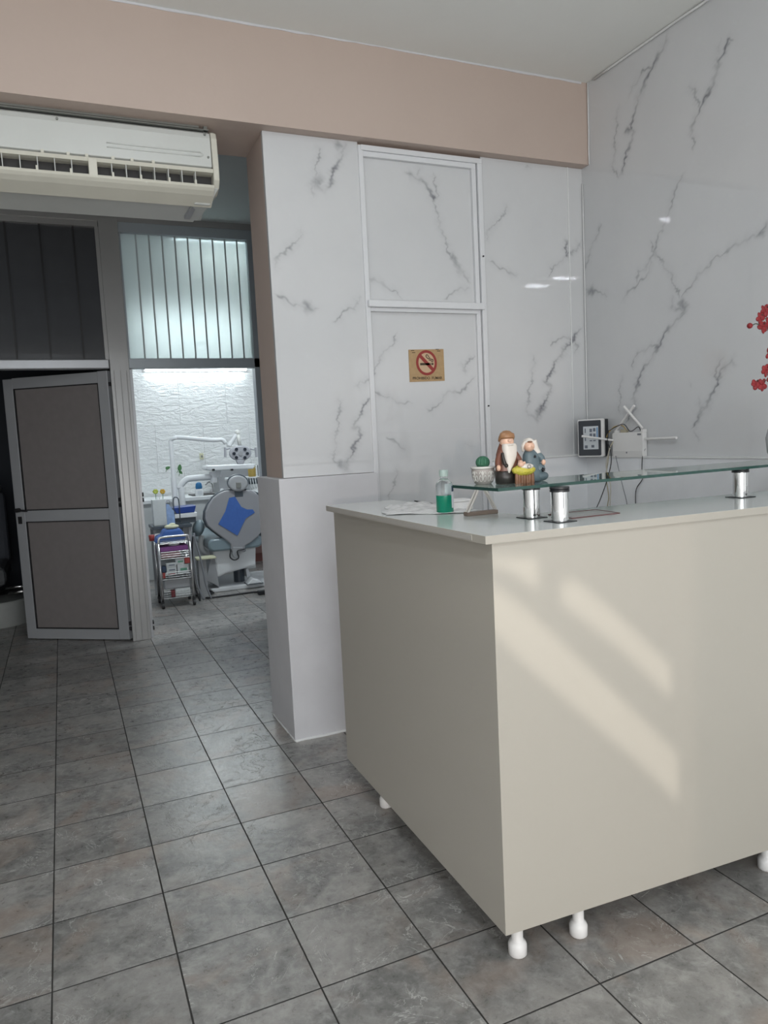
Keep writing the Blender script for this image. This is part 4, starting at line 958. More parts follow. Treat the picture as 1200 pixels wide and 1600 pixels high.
# ------------------------------------------------------------------ no smoking sign
sg = thing('no_smoking_sign', 'small tan no smoking sign on the marble panel under the white sill', 'sign', (1.70, 3.33, 1.68))
SY = 3.3335
bm = B(); sc_ = [at(638, 546.5, SY), at(692.5, 545.5, SY), at(694.5, 595, SY), at(640, 597, SY)]
for p in sc_: p.y = SY
prism(bm, sc_, (0, -0.003, 0)); plate = obj('plate', bm, MM['signgold'], sg)
ctr = at(666, 567, SY); cx, cz = ctr.x, ctr.z
def ring_flat(bm, cx, cz, rx, rz, wd, y, n=48, th=0.0008):
    for k in range(n):
        a, b = 2*PI*k/n, 2*PI*(k+1)/n
        q = [(cx+rx*math.cos(a), y, cz+rz*math.sin(a)), (cx+rx*math.cos(b), y, cz+rz*math.sin(b)), (cx+(rx-wd)*math.cos(b), y, cz+(rz-wd)*math.sin(b)), (cx+(rx-wd)*math.cos(a), y, cz+(rz-wd)*math.sin(a))]
        prism(bm, q, (0, -th, 0))
bm = B(); RX, RZ = 0.058, 0.062
ring_flat(bm, cx, cz, RX, RZ, 0.013, SY-0.003)
q = [Vector((cx-0.041, SY-0.003, cz+0.029)), Vector((cx-0.029, SY-0.003, cz+0.041)), Vector((cx+0.041, SY-0.003, cz-0.029)), Vector((cx+0.029, SY-0.003, cz-0.041))]
q = [q[0], q[1], q[2], q[3]]; prism(bm, q, (0, -0.0012, 0)); obj('red_ring', bm, MM['signred'], sg)
bm = B(); ring_flat(bm, cx, cz, RX-0.013, RZ-0.013, RX-0.0135, SY-0.003, th=0.0003); obj('inner_disc', bm, mat('pale_tan_disc', (0.52, 0.37, 0.24), 0.5, noise=0.1), sg)
bm = B(); box(bm, cx-0.036, cx+0.018, SY-0.0042, SY-0.003, cz-0.012, cz-0.001); box(bm, cx+0.021, cx+0.025, SY-0.0042, SY-0.003, cz-0.011, cz-0.001); box(bm, cx+0.028, cx+0.038, SY-0.0042, SY-0.003, cz-0.011, cz-0.001); obj('cigarette', bm, MM['signink'], sg)
bm = B()
tube(bm, [(cx+0.034, SY-0.0035, cz+0.003), (cx+0.036, SY-0.0035, cz+0.015), (cx+0.020, SY-0.0035, cz+0.019), (cx+0.006, SY-0.0035, cz+0.022), (cx-0.002, SY-0.0035, cz+0.033), (cx+0.002, SY-0.0035, cz+0.040)], 0.0022, n=6)
tube(bm, [(cx+0.028, SY-0.0035, cz+0.004), (cx+0.028, SY-0.0035, cz+0.010), (cx+0.012, SY-0.0035, cz+0.014)], 0.0018, n=6)
tube(bm, [(cx+0.020, SY-0.0035, cz+0.024), (cx+0.012, SY-0.0035, cz+0.030), (cx+0.010, SY-0.0035, cz+0.036), (cx+0.002, SY-0.0035, cz+0.041)], 0.0018, n=6)
obj('smoke', bm, MM['signink'], sg)
def text_obj(name, s, size, loc, rot, m, parent, ext=0.0004, align='CENTER', sx=1.0):
    cu = bpy.data.curves.new(name, 'FONT'); cu.body = s; cu.size = size; cu.extrude = ext; cu.align_x = align; cu.align_y = 'CENTER'; cu.offset = size*0.012
    t = bpy.data.objects.new(name+'_tmp', cu); COL.objects.link(t)
    dg = bpy.context.evaluated_depsgraph_get(); me = bpy.data.meshes.new_from_object(t.evaluated_get(dg))
    bpy.data.objects.remove(t); bpy.data.curves.remove(cu)
    me.transform(Matrix.Translation(Vector(loc)-ORG[parent.name]) @ rot.to_4x4() @ Matrix.Diagonal((sx, 1, 1, 1)))
    me.materials.clear(); me.materials.append(m)
    o = bpy.data.objects.new(name, me); COL.objects.link(o); o.parent = parent; ORG[o.name] = ORG[parent.name]; return o
RF = Matrix.Rotation(PI/2, 3, 'X')
tp = at(667.5, 591.0, SY)
text_obj('lettering', 'PROHIBIDO  FUMAR', 0.0185, (tp.x, SY-0.0035, tp.z), RF, MM['signink'], sg, sx=0.98)
for dx, dz in ((-0.075, 0.060), (0.062, 0.066), (-0.070, 0.050), (0.07, 0.058)): obj('small_print', bx(cx+dx-0.008, cx+dx+0.010, SY-0.0036, SY-0.003, cz+dz-0.0015, cz+dz+0.0015), MM['signink'], sg)

# ------------------------------------------------------------------ devices in the corner
Mx = Matrix.Translation((2.598, 3.185, 1.2575)) @ Matrix.Rotation(math.radians(-66), 4, 'Z')
bd = thing('battery_unit', 'black and white box with a printed label standing on the ledge in the corner', 'electronic device', (2.598, 3.185, 1.2575))
def fb(*a): return bx(*a, M=Mx)
obj('rear_shell', fb(-0.066, 0.070, 0.006, 0.055, 0.0, 0.198), MM['black'], bd, bevel=0.004)
bm = B(); prism(bm, [Mx @ Vector((x, 0.006, z)) for x, z in rrect(0, 0.100, 0.148, 0.200, 0.008)], Mx.to_3x3() @ Vector((0, -0.018, 0))); fr = obj('white_frame', bm, MM['plastic'], bd, bevel=0.002)
bm = B(); prism(bm, [Mx @ Vector((x, -0.012, z)) for x, z in rrect(-0.004, 0.100, 0.128, 0.186, 0.006)], Mx.to_3x3() @ Vector((0, -0.0025, 0))); obj('dark_face', bm, MM['charcoal'], bd)
lab = obj('label_sheet', bx(-0.040, 0.046, -0.0155, -0.0143, 0.040, 0.162, M=Mx), MM['paper'], bd)
bm = B()
for x, z, ww, h in ((0.004, 0.140, 0.014, 0.018), (0.024, 0.143, 0.014, 0.018), (0.004, 0.115, 0.014, 0.018), (0.024, 0.112, 0.014, 0.022), (-0.024, 0.054, 0.016, 0.016), (0.014, 0.056, 0.016, 0.014), (-0.028, 0.14, 0.006, 0.024), (-0.028, 0.10, 0.006, 0.03), (0.004, 0.086, 0.014, 0.006), (0.024, 0.086, 0.014, 0.006)):
    obj('label_print', bx(x-ww/2, x+ww/2, -0.0162, -0.0155, z-h/2, z+h/2, M=Mx), MM['ink'], lab)
obj('label_stripe', bx(0.037, 0.043, -0.0162, -0.0155, 0.10, 0.155, M=Mx), MM['bluink'], lab)

# router on the right wall
ro = thing('wifi_router', 'white router with four antennas hung on the right marble wall', 'router', (2.66, 2.97, 1.25))
bm = B(); prism(bm, [(2.676, y, z) for y, z in rrect(2.972, 1.315, 0.222, 0.128, 0.012)], (-0.028, 0, 0)); rb = obj('case', bm, MM['plastic'], ro, bevel=0.003)
obj('lower_band', bx(2.6465, 2.649, 2.866, 3.078, 1.254, 1.285), mat('satin_white_band', (0.70, 0.69, 0.68), 0.25, noise=0.02), rb)
bm = B(); cyl(bm, (2.6445, 2.974, 1.277), (2.647, 2.974, 1.277), 0.0045, n=12); obj('led', bm, MM['cablegrey'], rb)
obj('port_label', bx(2.6465, 2.649, 2.872, 2.897, 1.363, 1.372), MM['cablegrey'], rb)
def antenna(a, b, r=0.007):
    bm = B(); a, b = Vector(a), Vector(b); tube(bm, [a, a.lerp(b, 0.1), b], r, n=8, k=1, curve=False, rs=(r*0.8, r)); return obj('antenna', bm, MM['plastic'], ro, smooth=True, angle=60)
def R(px, py, X):
    v = _r*((px-600)/FPX) + _d*((py-800)/FPX) + _f
    return Vector((0, 0, CH)) + v*(X/v.x)
antenna(R(963, 672, 2.660), R(991, 634, 2.648)); antenna(R(1004, 669, 2.650), R(975, 635, 2.632))
antenna(R(1008, 686, 2.655), R(1057, 684, 2.648)); antenna(R(958, 688, 2.645), R(909, 681.5, 2.50), r=0.006)
obj('antenna_base', bx(2.65, 2.676, 2.862, 2.876, 1.375, 1.392), MM['plastic'], ro); obj('antenna_base', bx(2.65, 2.676, 3.055, 3.068, 1.375, 1.392), MM['plastic'], ro)
bm = B(); box(bm, 2.655, 2.675, 2.99, 3.03, 1.378, 1.395); obj('plug_block', bm, MM['cablebeige'], ro, bevel=0.003)

def cable(name, pts, r, m, lab): 
    bm = B(); tube(bm, pts, r, n=8); return tag(obj(name, bm, m, smooth=True), lab, 'cable')
cable('cable', [R(1006, 690, 2.672), R(1008, 700, 2.665), R(1004, 712, 2.65), R(1003, 735, 2.648), R(1004, 748, 2.648), R(994, 765, 2.648), R(993, 792, 2.648), R(993, 830, 2.648)], 0.0022, MM['cableblack'], 'thin black cable hanging from the right end of the router')
cable('cable', [R(962, 712, 2.64), R(967, 735, 2.64), R(973, 760, 2.64), R(980, 790, 2.64), R(982, 830, 2.64)], 0.0018, MM['cablegrey'], 'thin grey cable hanging below the left end of the router')
cable('cable', [R(958, 690, 2.63), R(952, 702, 2.62), R(950, 720, 2.62), R(947, 745, 2.62), R(951, 775, 2.62), R(949, 795, 2.62), R(949, 840, 2.62)], 0.0032, MM['cablebeige'], 'beige cable hanging straight down beside the black box in the corner')
cable('cable', [R(953, 700, 2.60), R(947, 725, 2.60), R(950, 745, 2.60), R(954, 760, 2.60), R(953, 795, 2.60), R(953, 840, 2.60)], 0.0026, mat('ivory_cable', (0.55, 0.52, 0.45), 0.5, noise=0.1), 'ivory cable in the bundle below the corner box, nearest the wall')
cable('cable', [R(951, 672, 2.62), R(949, 690, 2.615), R(953, 700, 2.61), R(955, 722, 2.61), R(948, 752, 2.61), R(938, 780, 2.61), R(930, 800, 2.61), R(925, 830, 2.61)], 0.0024, MM['cableblack'], 'black cable slanting down to the left below the corner box')
cable('cable', [R(948, 683, 2.625), R(951, 676, 2.64), R(960, 667, 2.655), R(972, 665, 2.66), R(978, 671, 2.665)], 0.0022, MM['cableyellow'], 'short yellow cable looping from the corner box to the router')
cable('cable', [R(952, 673, 2.625), R(962, 667, 2.645), R(975, 663, 2.65), R(985, 674, 2.655), R(997, 667, 2.66), R(1001, 673, 2.66)], 0.002, MM['cableblack'], 'short black cable looping over the top of the router')

# ------------------------------------------------------------------ red blossom branches in a vase at the right end of the shelf
fv = thing('blossom_vase', 'grey vase of red blossom branches at the right end of the glass shelf', 'vase of flowers', (2.29, 1.80, ZG))
bm = B(); lathe(bm, [(0, 0), (0.035, 0), (0.05, 0.03), (0.055, 0.08), (0.04, 0.14), (0.025, 0.17), (0.03, 0.19), (0.024, 0.19), (0, 0.17)], (2.29, 1.80, ZG), 28); obj('vase', bm, MM['vase'], fv, smooth=True)
def FP(px, py, Y=1.78): return at(px, py, Y)
br = [[(2.29, 1.80, ZG+0.17), (2.27, 1.79, 1.60), FP(1222, 520), FP(1205, 512), FP(1197, 516), FP(1183, 506), FP(1174, 509)],
      [(2.29, 1.80, ZG+0.17), (2.28, 1.79, 1.52), FP(1225, 580), FP(1205, 590), FP(1195, 595), FP(1186, 598)],
      [FP(1214, 500), FP(1205, 498), FP(1193, 498)], [FP(1230, 500), FP(1212, 488), FP(1200, 482)], [FP(1225, 545), FP(1208, 558), FP(1200, 575)]]
bm = B()
for b in br: tube(bm, b, 0.0016, n=6)
obj('branch', bm, MM['twig'], fv, smooth=True)
def blossom(px, py, s=1.0, seed=0, bud=False):
    c = FP(px, py); rng = random.Random(seed); bm = B()
    if bud: ball(bm, c, 0.0093*s, 0.0093*s, 0.0093*s, n=16, m=10)
    else:
        for k in range(5):
            a = 2*PI*k/5+rng.random()*0.7; tilt = rng.uniform(-0.5, 0.5)
            Rm = Matrix.Rotation(a, 3, 'Y') @ Matrix.Rotation(tilt, 3, 'X')
            off = Rm @ Vector((0.0105*s, 0, 0))
            ball(bm, c+off, 0.0105*s, 0.0040*s, 0.0080*s, n=10, m=7, R=Rm)
    o = obj('blossom', bm, MM['red'], fv, smooth=True)
    bm = B(); ball(bm, c+Vector((0.004*s, -0.004, 0.010*s if not bud else 0)), 0.0032*s, n=8, m=6); obj('calyx', bm, MM['reddark'], o, smooth=True)
for i, a in enumerate([(1171.5, 509, 1.0, True), (1188, 497, 1.0, False), (1191, 511, 1.1, False), (1196, 485, 1.1, False), (1200, 505, 1.0, False), (1181, 600, 1.0, False), (1191, 601, 1.1, False), (1197, 579, 1.1, False), (1203, 553, 1.1, False), (1204, 590, 1.0, False), (1214, 495, 1.2, False), (1216, 520, 1.1, False), (1220, 575, 1.2, False)]):
    blossom(a[0], a[1], a[2], i, a[3])

# ------------------------------------------------------------------ dental room
t = thing('wall_tube_lamp', 'long fluorescent tube lamp on the relief wall of the treatment room', 'lamp', (1.5, 8.76, 2.29))
obj('batten', bx(0.92, 2.11, 8.76, 8.80, 2.285, 2.325), MM['plastic'], t, bevel=0.003)
bm = B(); cyl(bm, (0.94, 8.735, 2.300), (2.09, 8.735, 2.300), 0.016, n=16); obj('tube', bm, MM['tubeglow'], t, smooth=True, angle=50)
for x in (0.93, 2.085): obj('tube_holder', bx(x, x+0.015, 8.72, 8.77, 2.28, 2.325), MM['plastic'], t)
light('tube_light', 'AREA', (1.5, 8.60, 2.75), (0, -0.5, -1), 18, (0.88, 0.96, 0.98), shape='RECTANGLE', size=1.2, size_y=0.3)
t = thing('added_fill_lamp', 'added fill lamp on the treatment room ceiling, hidden above the doorway', 'lamp', (1.5, 5.91, 3.0))  # added lamp kept out of view, brightens the treatment room
obj('housing', bx(0.9, 2.1, 5.86, 5.96, 3.03, 3.08), MM['plastic'], t); obj('diffuser', bx(0.92, 2.08, 5.87, 5.95, 3.015, 3.03), MM['tubeglow'], t)
light('added_fill_light', 'AREA', (1.5, 5.91, 3.0), (0, 0.5, -1), 24, (0.90, 0.96, 0.98), shape='RECTANGLE', size=1.15, size_y=0.08)

# sideboard along the rear wall
sb = thing('sideboard', 'long white sideboard with sink along the tiled rear wall', 'sideboard', (1.6, 8.55, 0))
obj('carcass', bx(0.52, 1.95, 8.33, 8.77, 0.0, 0.83), mat('pale_grey_cabinet', (0.55, 0.57, 0.57), 0.35, noise=0.03), sb)
obj('worktop', bx(0.51, 2.60, 8.28, 8.775, 0.83, 0.875), MM['dental'], sb, bevel=0.006)
obj('basin', bx(1.30, 1.57, 8.36, 8.66, 0.872, 0.885), MM['acdark'], sb, bevel=0.005)
bm = B(); tube(bm, [(1.585, 8.70, 0.875), (1.585, 8.70, 0.97), (1.54, 8.62, 1.01), (1.48, 8.50, 0.99)], 0.009, n=8); obj('tap', bm, MM['steel'], sb, smooth=True)
def pt8(px, py, Y=8.5): return at(px, py, Y)
# soap bottle with a blue cap
p = pt8(311, 772, 8.35); b0 = 0.876
t = thing('soap_bottle', 'white bottle with a large blue cap beside the sink', 'bottle', (p.x, 8.33, b0))
bm = B(); lathe(bm, [(0, 0), (0.040, 0), (0.045, 0.01), (0.045, 0.06), (0.036, 0.078), (0, 0.08)], (p.x, 8.33, b0), 20, sy=0.7); obj('bottle_body', bm, MM['dental'], t, smooth=True, angle=50)
bm = B(); lathe(bm, [(0.036, 0.078), (0.038, 0.10), (0.032, 0.135), (0.018, 0.150), (0, 0.153)], (p.x, 8.33, b0), 20, sy=0.7); obj('cap', bm, MM['bluecap'], t, smooth=True)
obj('label', bx(p.x-0.025, p.x+0.025, 8.296, 8.30, b0+0.025, b0+0.06), MM['paper'], t)
# grey appliance
t = thing('grey_appliance', 'tall grey box-shaped appliance with a round dial beside the sink', 'appliance', (1.78, 8.6, 0.876))
obj('housing', bx(1.615, 1.97, 8.45, 8.77, 0.876, 1.165), MM['dentalmid'], t, bevel=0.01)
bm = B(); cyl(bm, (1.645, 8.445, 0.915), (1.645, 8.425, 0.915), 0.022, n=16); obj('dial', bm, MM['dental'], t)
# jar and stick
p = at(394, 742, 8.0)
t = thing('side_shelf', 'white bracket shelf with hanging instruments behind the headrest', 'instrument holder', (p.x, 8.0, p.z-0.05))
a_, b_ = at(355, 747, 7.95), at(415, 750, 7.95)
obj('board', bx(a_.x, b_.x+0.1, 7.82, 8.10, a_.z-0.03, a_.z), MM['dental'], t, bevel=0.008)
for k in range(4):
    q = at(389+4*k, 752, 7.80); bm = B(); cyl(bm, (q.x, 7.80, a_.z-0.012), (q.x+0.004, 7.79, a_.z-0.075), 0.007, 0.010, n=10); h_ = obj('handpiece', bm, MM['rim'], t, smooth=True)
    bm = B(); tube(bm, [(q.x+0.004, 7.79, a_.z-0.075), (q.x+0.01, 7.78, a_.z-0.11), (q.x+0.02, 7.80, a_.z-0.12)], 0.006, n=6); obj('hose', bm, MM['dental'], h_, smooth=True)
obj('stand', bx(b_.x, b_.x+0.06, 7.92, 7.98, 0, a_.z-0.03), MM['dental'], t)
zt = a_.z
q = at(394, 742, 7.93)
t = thing('glass_jar', 'small jar of golden contents with a pale lid on the bracket shelf', 'jar', (q.x, 7.93, zt))
bm = B(); lathe(bm, [(0, 0.001), (0.038, 0.001), (0.042, 0.01), (0.042, 0.085), (0.034, 0.10), (0, 0.10)], (q.x, 7.93, zt), 20); obj('jar_body', bm, MM['jarstuff'], t, smooth=True, angle=50)
bm = B(); lathe(bm, [(0, 0.10), (0.046, 0.10), (0.046, 0.115), (0, 0.115)], (q.x, 7.93, zt), 20); obj('lid', bm, MM['cream'], t)
bm = B(); q = at(403.5, 742, 7.9); cyl(bm, (q.x, 7.9, zt+0.001), (q.x, 7.9, zt+0.12), 0.005, n=8); tag(obj('brush', bm, MM['rim'], smooth=True, angle=50), 'thin dark upright stick beside the jar on the bracket shelf', 'brush')

# wall socket and leaf sprigs on the relief wall
t = thing('wall_socket', 'small pale socket on the tiled wall left of the lamp arm', 'socket', (1.51, 8.79, 1.27))
q = at(315, 713, 8.79); obj('cover', bx(q.x-0.022, q.x+0.022, 8.785, 8.80, q.z-0.035, q.z+0.035), MM['cream'], t, bevel=0.003); obj('outlet', bx(q.x-0.008, q.x+0.012, 8.782, 8.786, q.z-0.015, q.z+0.012), MM['acgrey'], t)
for i, (px, py, L, a, lab) in enumerate(((262.5, 731, 0.055, 20, 'dark green leaf cutout on the tiled wall left of the white pole'), (281, 730.5, 0.075, 80, 'larger green leaf cutout on the tiled wall right of the white pole'), (282.5, 738, 0.05, -45, 'slanting small green leaf below the larger leaf right of the pole'))):
    q = at(px, py, 8.79); bm = B(); pts = []
    for k in range(16):
        s = k/16*2*PI; x = L/2*math.cos(s); z = L*0.30*math.sin(s)*(1-0.3*math.cos(s))
        ca, sa = math.cos(math.radians(a)), math.sin(math.radians(a)); pts.append((q.x+x*ca-z*sa, 8.80, q.z+x*sa+z*ca))
    prism(bm, pts, (0, -0.004, 0)); tube(bm, [(q.x, 8.797, q.z), (q.x-L*0.5, 8.797, q.z-L*0.8)], 0.003, n=5, curve=False)
    tag(obj('wall_leaf', bm, MM['leaf']), lab, 'leaf')

# ---- side table with its things
tb = thing('side_table', 'narrow dark-topped table behind the wheeled cart', 'table', (0.97, 7.3, 0))
zt_ = at(270, 818, 7.3).z
xa, xb = at(237, 818, 7.15).x, at(299, 817, 7.15).x
obj('top', bx(xa, xb, 7.12, 7.45, zt_-0.03, zt_), MM['rim'], tb, bevel=0.003)
obj('front_panel', bx(xb-0.08, xb-0.005, 7.16, 7.42, 0.0, zt_-0.03), MM['dentalmid'], tb)
for x in (xa+0.01, xb-0.03):
    for y in (7.14, 7.41): obj('leg', bx(x, x+0.025, y, y+0.025, 0, zt_-0.03), MM['dentalmid'], tb)
obj('shelf_panel', bx(xa+0.05, xb-0.10, 7.38, 7.41, 0.1, zt_-0.03), MM['cardbox'], tb)
# white planter box with yellow flowers
q0, q1 = at(240.5, 816, 7.2), at(258, 780, 7.2)
t = thing('white_planter', 'white square box holding two yellow paper flowers on the side table', 'planter', ((q0.x+q1.x)/2, 7.25, zt_))
obj('box', bx(q0.x, q1.x, 7.19, 7.31, zt_+0.001, q1.z), MM['cardbox'], t, bevel=0.003)
for px, m_, lab in ((243, MM['lime'], 'lime'), (254, MM['orange'], 'orange')):
    q = at(px, 768, 7.24); bm = B()
    for k in range(6): ball(bm, (q.x+0.014*math.cos(k*PI/3), 7.24, q.z+0.014*math.sin(k*PI/3)), 0.013, 0.006, 0.011, n=8, m=6)
    fl_ = obj('flower_head', bm, m_, t, smooth=True)
    bm = B(); cyl(bm, (q.x, 7.24, q.z-0.02), (q.x, 7.24, q1.z-0.02), 0.003, n=6); obj('stem', bm, MM['leaf'], fl_)
bm = B(); q = at(248, 775, 7.24); tube(bm, [(q.x-0.008, 7.24, q1.z-0.01), (q.x-0.006, 7.24, q.z+0.02), (q.x+0.006, 7.24, q.z+0.02), (q.x+0.008, 7.24, q1.z-0.01)], 0.004, n=6); obj('hook', bm, MM['dental'], t, smooth=True)
# two bent-wire holders
for i, (px, py0, py1, wpx, m_, lab) in enumerate(((263, 816, 782, 8, MM['dentalgrey'], 'grey wire loop with pale blue wrappers on the side table'), (275, 816, 777, 8.5, MM['rim'], 'dark wire loop standing in front of the white pole'))):
    a, b = at(px-wpx/2, py1+6, 7.22), at(px+wpx/2, py1+6, 7.22); tpz = at(px, py1, 7.22).z
    t = thing('wire_holder', lab, 'holder', (a.x, 7.22, zt_))
    bm = B(); tube(bm, [(a.x, 7.22, zt_+0.001), (a.x, 7.22, a.z), ((a.x+b.x)/2, 7.22, tpz), (b.x, 7.22, b.z), (b.x, 7.22, zt_+0.001)], 0.005, n=8); obj('wire', bm, m_, t, smooth=True)
    obj('base', bx(a.x-0.01, b.x+0.01, 7.20, 7.26, zt_+0.001, zt_+0.012), m_, t)
t_ = bpy.data.objects['wire_holder']
bm = B(); a, b = at(261, 817, 7.19), at(272, 788, 7.19)
for k in range(3): prism(bm, [(a.x+0.022*k, 7.19-0.004*k, zt_+0.001), (a.x+0.022*k+0.03, 7.19-0.004*k, zt_+0.001), (a.x+0.018*k+0.036, 7.20, b.z-0.03*k), (a.x+0.018*k+0.006, 7.20, b.z+0.01-0.02*k)], (0, 0.006, 0))
obj('pale_wrappers', bm, MM['bluelight'], t_)
# spittoon / unit body with blue bowl
a, b = at(270, 803, 7.30), at(304.5, 789, 7.30)
t = thing('dental_unit', 'white dental unit with a deep blue bowl tray beside the chair', 'dental unit', ((a.x+b.x)/2, 7.35, zt_))
obj('body', bx(a.x+0.01, b.x-0.01, 7.24, 7.42, zt_+0.001, a.z-0.035), MM['rim'], t)
bm = B(); prism(bm, [(a.x-0.01, 7.22, a.z-0.040), (b.x, 7.22, a.z-0.040), (b.x+0.004, 7.22, a.z+0.004), (a.x-0.01, 7.22, a.z)], (0, 0.22, 0)); obj('tray', bm, MM['dental'], t, bevel=0.005)
bm = B(); prism(bm, [(a.x+0.03, 7.23, a.z+0.004), (b.x-0.02, 7.23, a.z+0.006), (b.x, 7.23, b.z), (a.x-0.01, 7.23, b.z-0.008)], (0, 0.20, 0)); obj('bowl', bm, MM['bluedark'], t, bevel=0.004)
# pole and lamp arm
pb, ptp = at(277, 800, 7.42), at(271.5, 692, 7.42)
bm = B(); cyl(bm, (pb.x, 7.50, 0), (pb.x, 7.50, 0.95), 0.030, n=20); cyl(bm, (pb.x, 7.50, 0.90), (pb.x, 7.50, 1.13), 0.027, n=20); cyl(bm, (pb.x-0.0, 7.50, 1.12), (pb.x-0.0, 7.50, 1.48), 0.021, n=20)
lp = thing('operating_lamp', 'white jointed pole and arm carrying an oval six-lens dental lamp', 'operating lamp', (pb.x, 7.50, 0))
obj('pole', bm, MM['dental'], lp, smooth=True, angle=50)
e1, e2 = at(271, 685, 7.45), at(350, 687, 7.2)
bm = B(); tube(bm, [(pb.x, 7.5, 1.46), (pb.x+0.002, 7.5, e1.z-0.02), (pb.x+0.03, 7.48, e1.z+0.002), (pb.x+0.10, 7.46, e1.z+0.004), (e2.x-0.12, 7.22, e2.z+0.002), (e2.x-0.02, 7.2, e2.z), (e2.x+0.012, 7.2, e2.z-0.035)], 0.020, n=14, k=5); obj('swing_arm', bm, MM['dental'], lp, smooth=True)
k1, k2, k3 = at(358, 697, 7.18), at(371, 676, 7.18), at(375, 696, 7.16)
bm = B(); cyl(bm, (k1.x, 7.2, k1.z-0.01), (k1.x, 7.2, k1.z+0.035), 0.020, n=14); tube(bm, [k1, k2], 0.020, n=12, curve=False); obj('elbow', bm, MM['dental'], lp, smooth=True, angle=50)
bm = B(); ball(bm, k2, 0.028); tube(bm, [k2, k3], 0.020, n=12, curve=False); obj('lamp_bracket', bm, mat('ivory_bracket', (0.62, 0.63, 0.60), 0.3, noise=0.03), lp, smooth=True)
hc = at(376, 708, 7.12)
bm = B(); ov = [(hc.x+0.108*math.cos(a)*(1.0), hc.z+0.075*math.sin(a)) for a in np.linspace(0, 2*PI, 40, endpoint=False)]
prism(bm, [(x, 7.16, z) for x, z in ov], (0, -0.045, 0)); lh = obj('lamp_head', bm, MM['dentalgrey'], lp, bevel=0.014)
q = at(376, 722, 7.12); bm = B(); prism(bm, [(q.x-0.045, 7.15, q.z+0.02), (q.x+0.045, 7.15, q.z+0.02), (q.x+0.028, 7.15, q.z-0.02), (q.x-0.028, 7.15, q.z-0.02)], (0, -0.035, 0)); obj('lower_grip', bm, MM['dentalgrey'], lh, bevel=0.006)
for dx, dy in ((-6.7, -6), (6.6, -6), (-10.4, 0.7), (10.4, 0.7), (-6.7, 7), (6.6, 7)):
    q = at(376+dx, 708+dy, 7.112); bm = B(); cyl(bm, (q.x, 7.118, q.z), (q.x, 7.105, q.z), 0.0155, n=14); obj('lens', bm, MM['lens'], lh)
q = at(376, 708.5, 7.112); bm = B(); cyl(bm, (q.x, 7.118, q.z), (q.x, 7.108, q.z), 0.022, n=18); obj('centre_disc', bm, MM['dentalmid'], lh)
for s in (-1, 1):
    q = at(376+s*24.5, 707, 7.12); bm = B(); cyl(bm, (q.x, 7.12, q.z-0.045), (q.x-0.004*s, 7.12, q.z+0.048), 0.012, n=12)
    tube(bm, [(q.x-0.003*s, 7.13, q.z+0.032), (q.x-0.025*s, 7.135, q.z+0.030), (q.x-0.055*s, 7.14, q.z+0.038)], 0.007, n=8); obj('side_handle', bm, MM['dentalgrey'], lp, smooth=True, angle=50)
# bracket table arm
ta = thing('instrument_arm', 'thick white arm with a long white instrument tray in front of the tiled wall', 'instrument tray', (1.1, 7.5, 0))
a, m1, m2, b = at(284, 775, 7.6), at(281, 762, 7.6), at(290, 750, 7.6), at(330, 745, 7.6)
bm = B(); tube(bm, [(a.x, 7.6, 0.0), (a.x, 7.6, a.z), m1, m2, at(305, 747, 7.6), b], 0.032, n=14); obj('arm', bm, MM['dental'], ta, smooth=True)
q = at(333, 745, 7.6); bm = B(); cyl(bm, (q.x, 7.6, q.z-0.06), (q.x, 7.6, q.z+0.05), 0.036, n=18); obj('joint', bm, MM['dental'], ta, smooth=True, angle=50)
a, b = at(320, 731, 7.55), at(394, 728, 7.55)
bm = B(); prism(bm, [(a.x, 7.50, a.z-0.012), (a.x+0.05, 7.50, a.z-0.032), (b.x, 7.50, b.z-0.030), (b.x+0.03, 7.50, b.z+0.02), (a.x+0.01, 7.50, a.z+0.022)], (0, 0.25, 0)); obj('tray', bm, MM['dental'], ta, bevel=0.01)
q = at(340, 742, 7.6); obj('tray_stem', bx(q.x-0.03, q.x+0.03, 7.57, 7.63, q.z-0.02, a.z-0.03), MM['dental'], ta)
for px in (333.5, 362.5): q = at(px, 734, 7.49); obj('black_knob', bx(q.x-0.013, q.x+0.013, 7.48, 7.52, q.z-0.010, q.z+0.010), MM['black'], ta, bevel=0.004)

# ---- dental chair, seen from behind
dc = thing('dental_chair', 'grey and white dental chair seen from behind with a round-shouldered backrest', 'dental chair', (1.5, 7.4, 0))
bm = B(); prism(bm, [(1.22, 7.16, 0), (1.95, 7.16, 0), (2.02, 7.3, 0), (2.02, 7.85, 0), (1.27, 7.85, 0), (1.20, 7.3, 0)], (0, 0, 0.045)); obj('base_plate', bm, MM['dental'], dc, bevel=0.012)
bm = B(); prism(bm, [at(329, 872, 7.15), at(336, 872, 7.15), at(343, 918, 7.15), at(333, 912, 7.15), at(322, 908, 7.15)], (0, 0.3, 0)); obj('column', bm, MM['dentalmid'], dc, bevel=0.006)
bm = B(); prism(bm, [at(332, 858, 7.15), at(400, 850, 7.15), at(400, 884, 7.15), at(377, 890, 7.15), at(352, 897, 7.15), at(340, 903, 7.15)], (0, 0.45, 0)); hs_ = obj('lift_housing', bm, MM['dental'], dc, bevel=0.02)
bm = B(); cyl(bm, (1.55, 7.38, 0.04), (1.55, 7.38, 0.32), 0.055, n=16); obj('piston', bm, MM['rim'], dc)
# upholstered seat reaching away from the viewer
bm = B(); q0, q1 = at(322, 849, 7.2), at(406, 846, 7.2)
prism(bm, [(x, 7.08, z) for x, z in rrect((q0.x+q1.x)/2, (q0.z+q1.z)/2+0.005, q1.x-q0.x, 0.125, 0.055)], (0, 1.05, 0)); obj('seat', bm, MM['teal'], dc, smooth=True, angle=50, bevel=0.02)
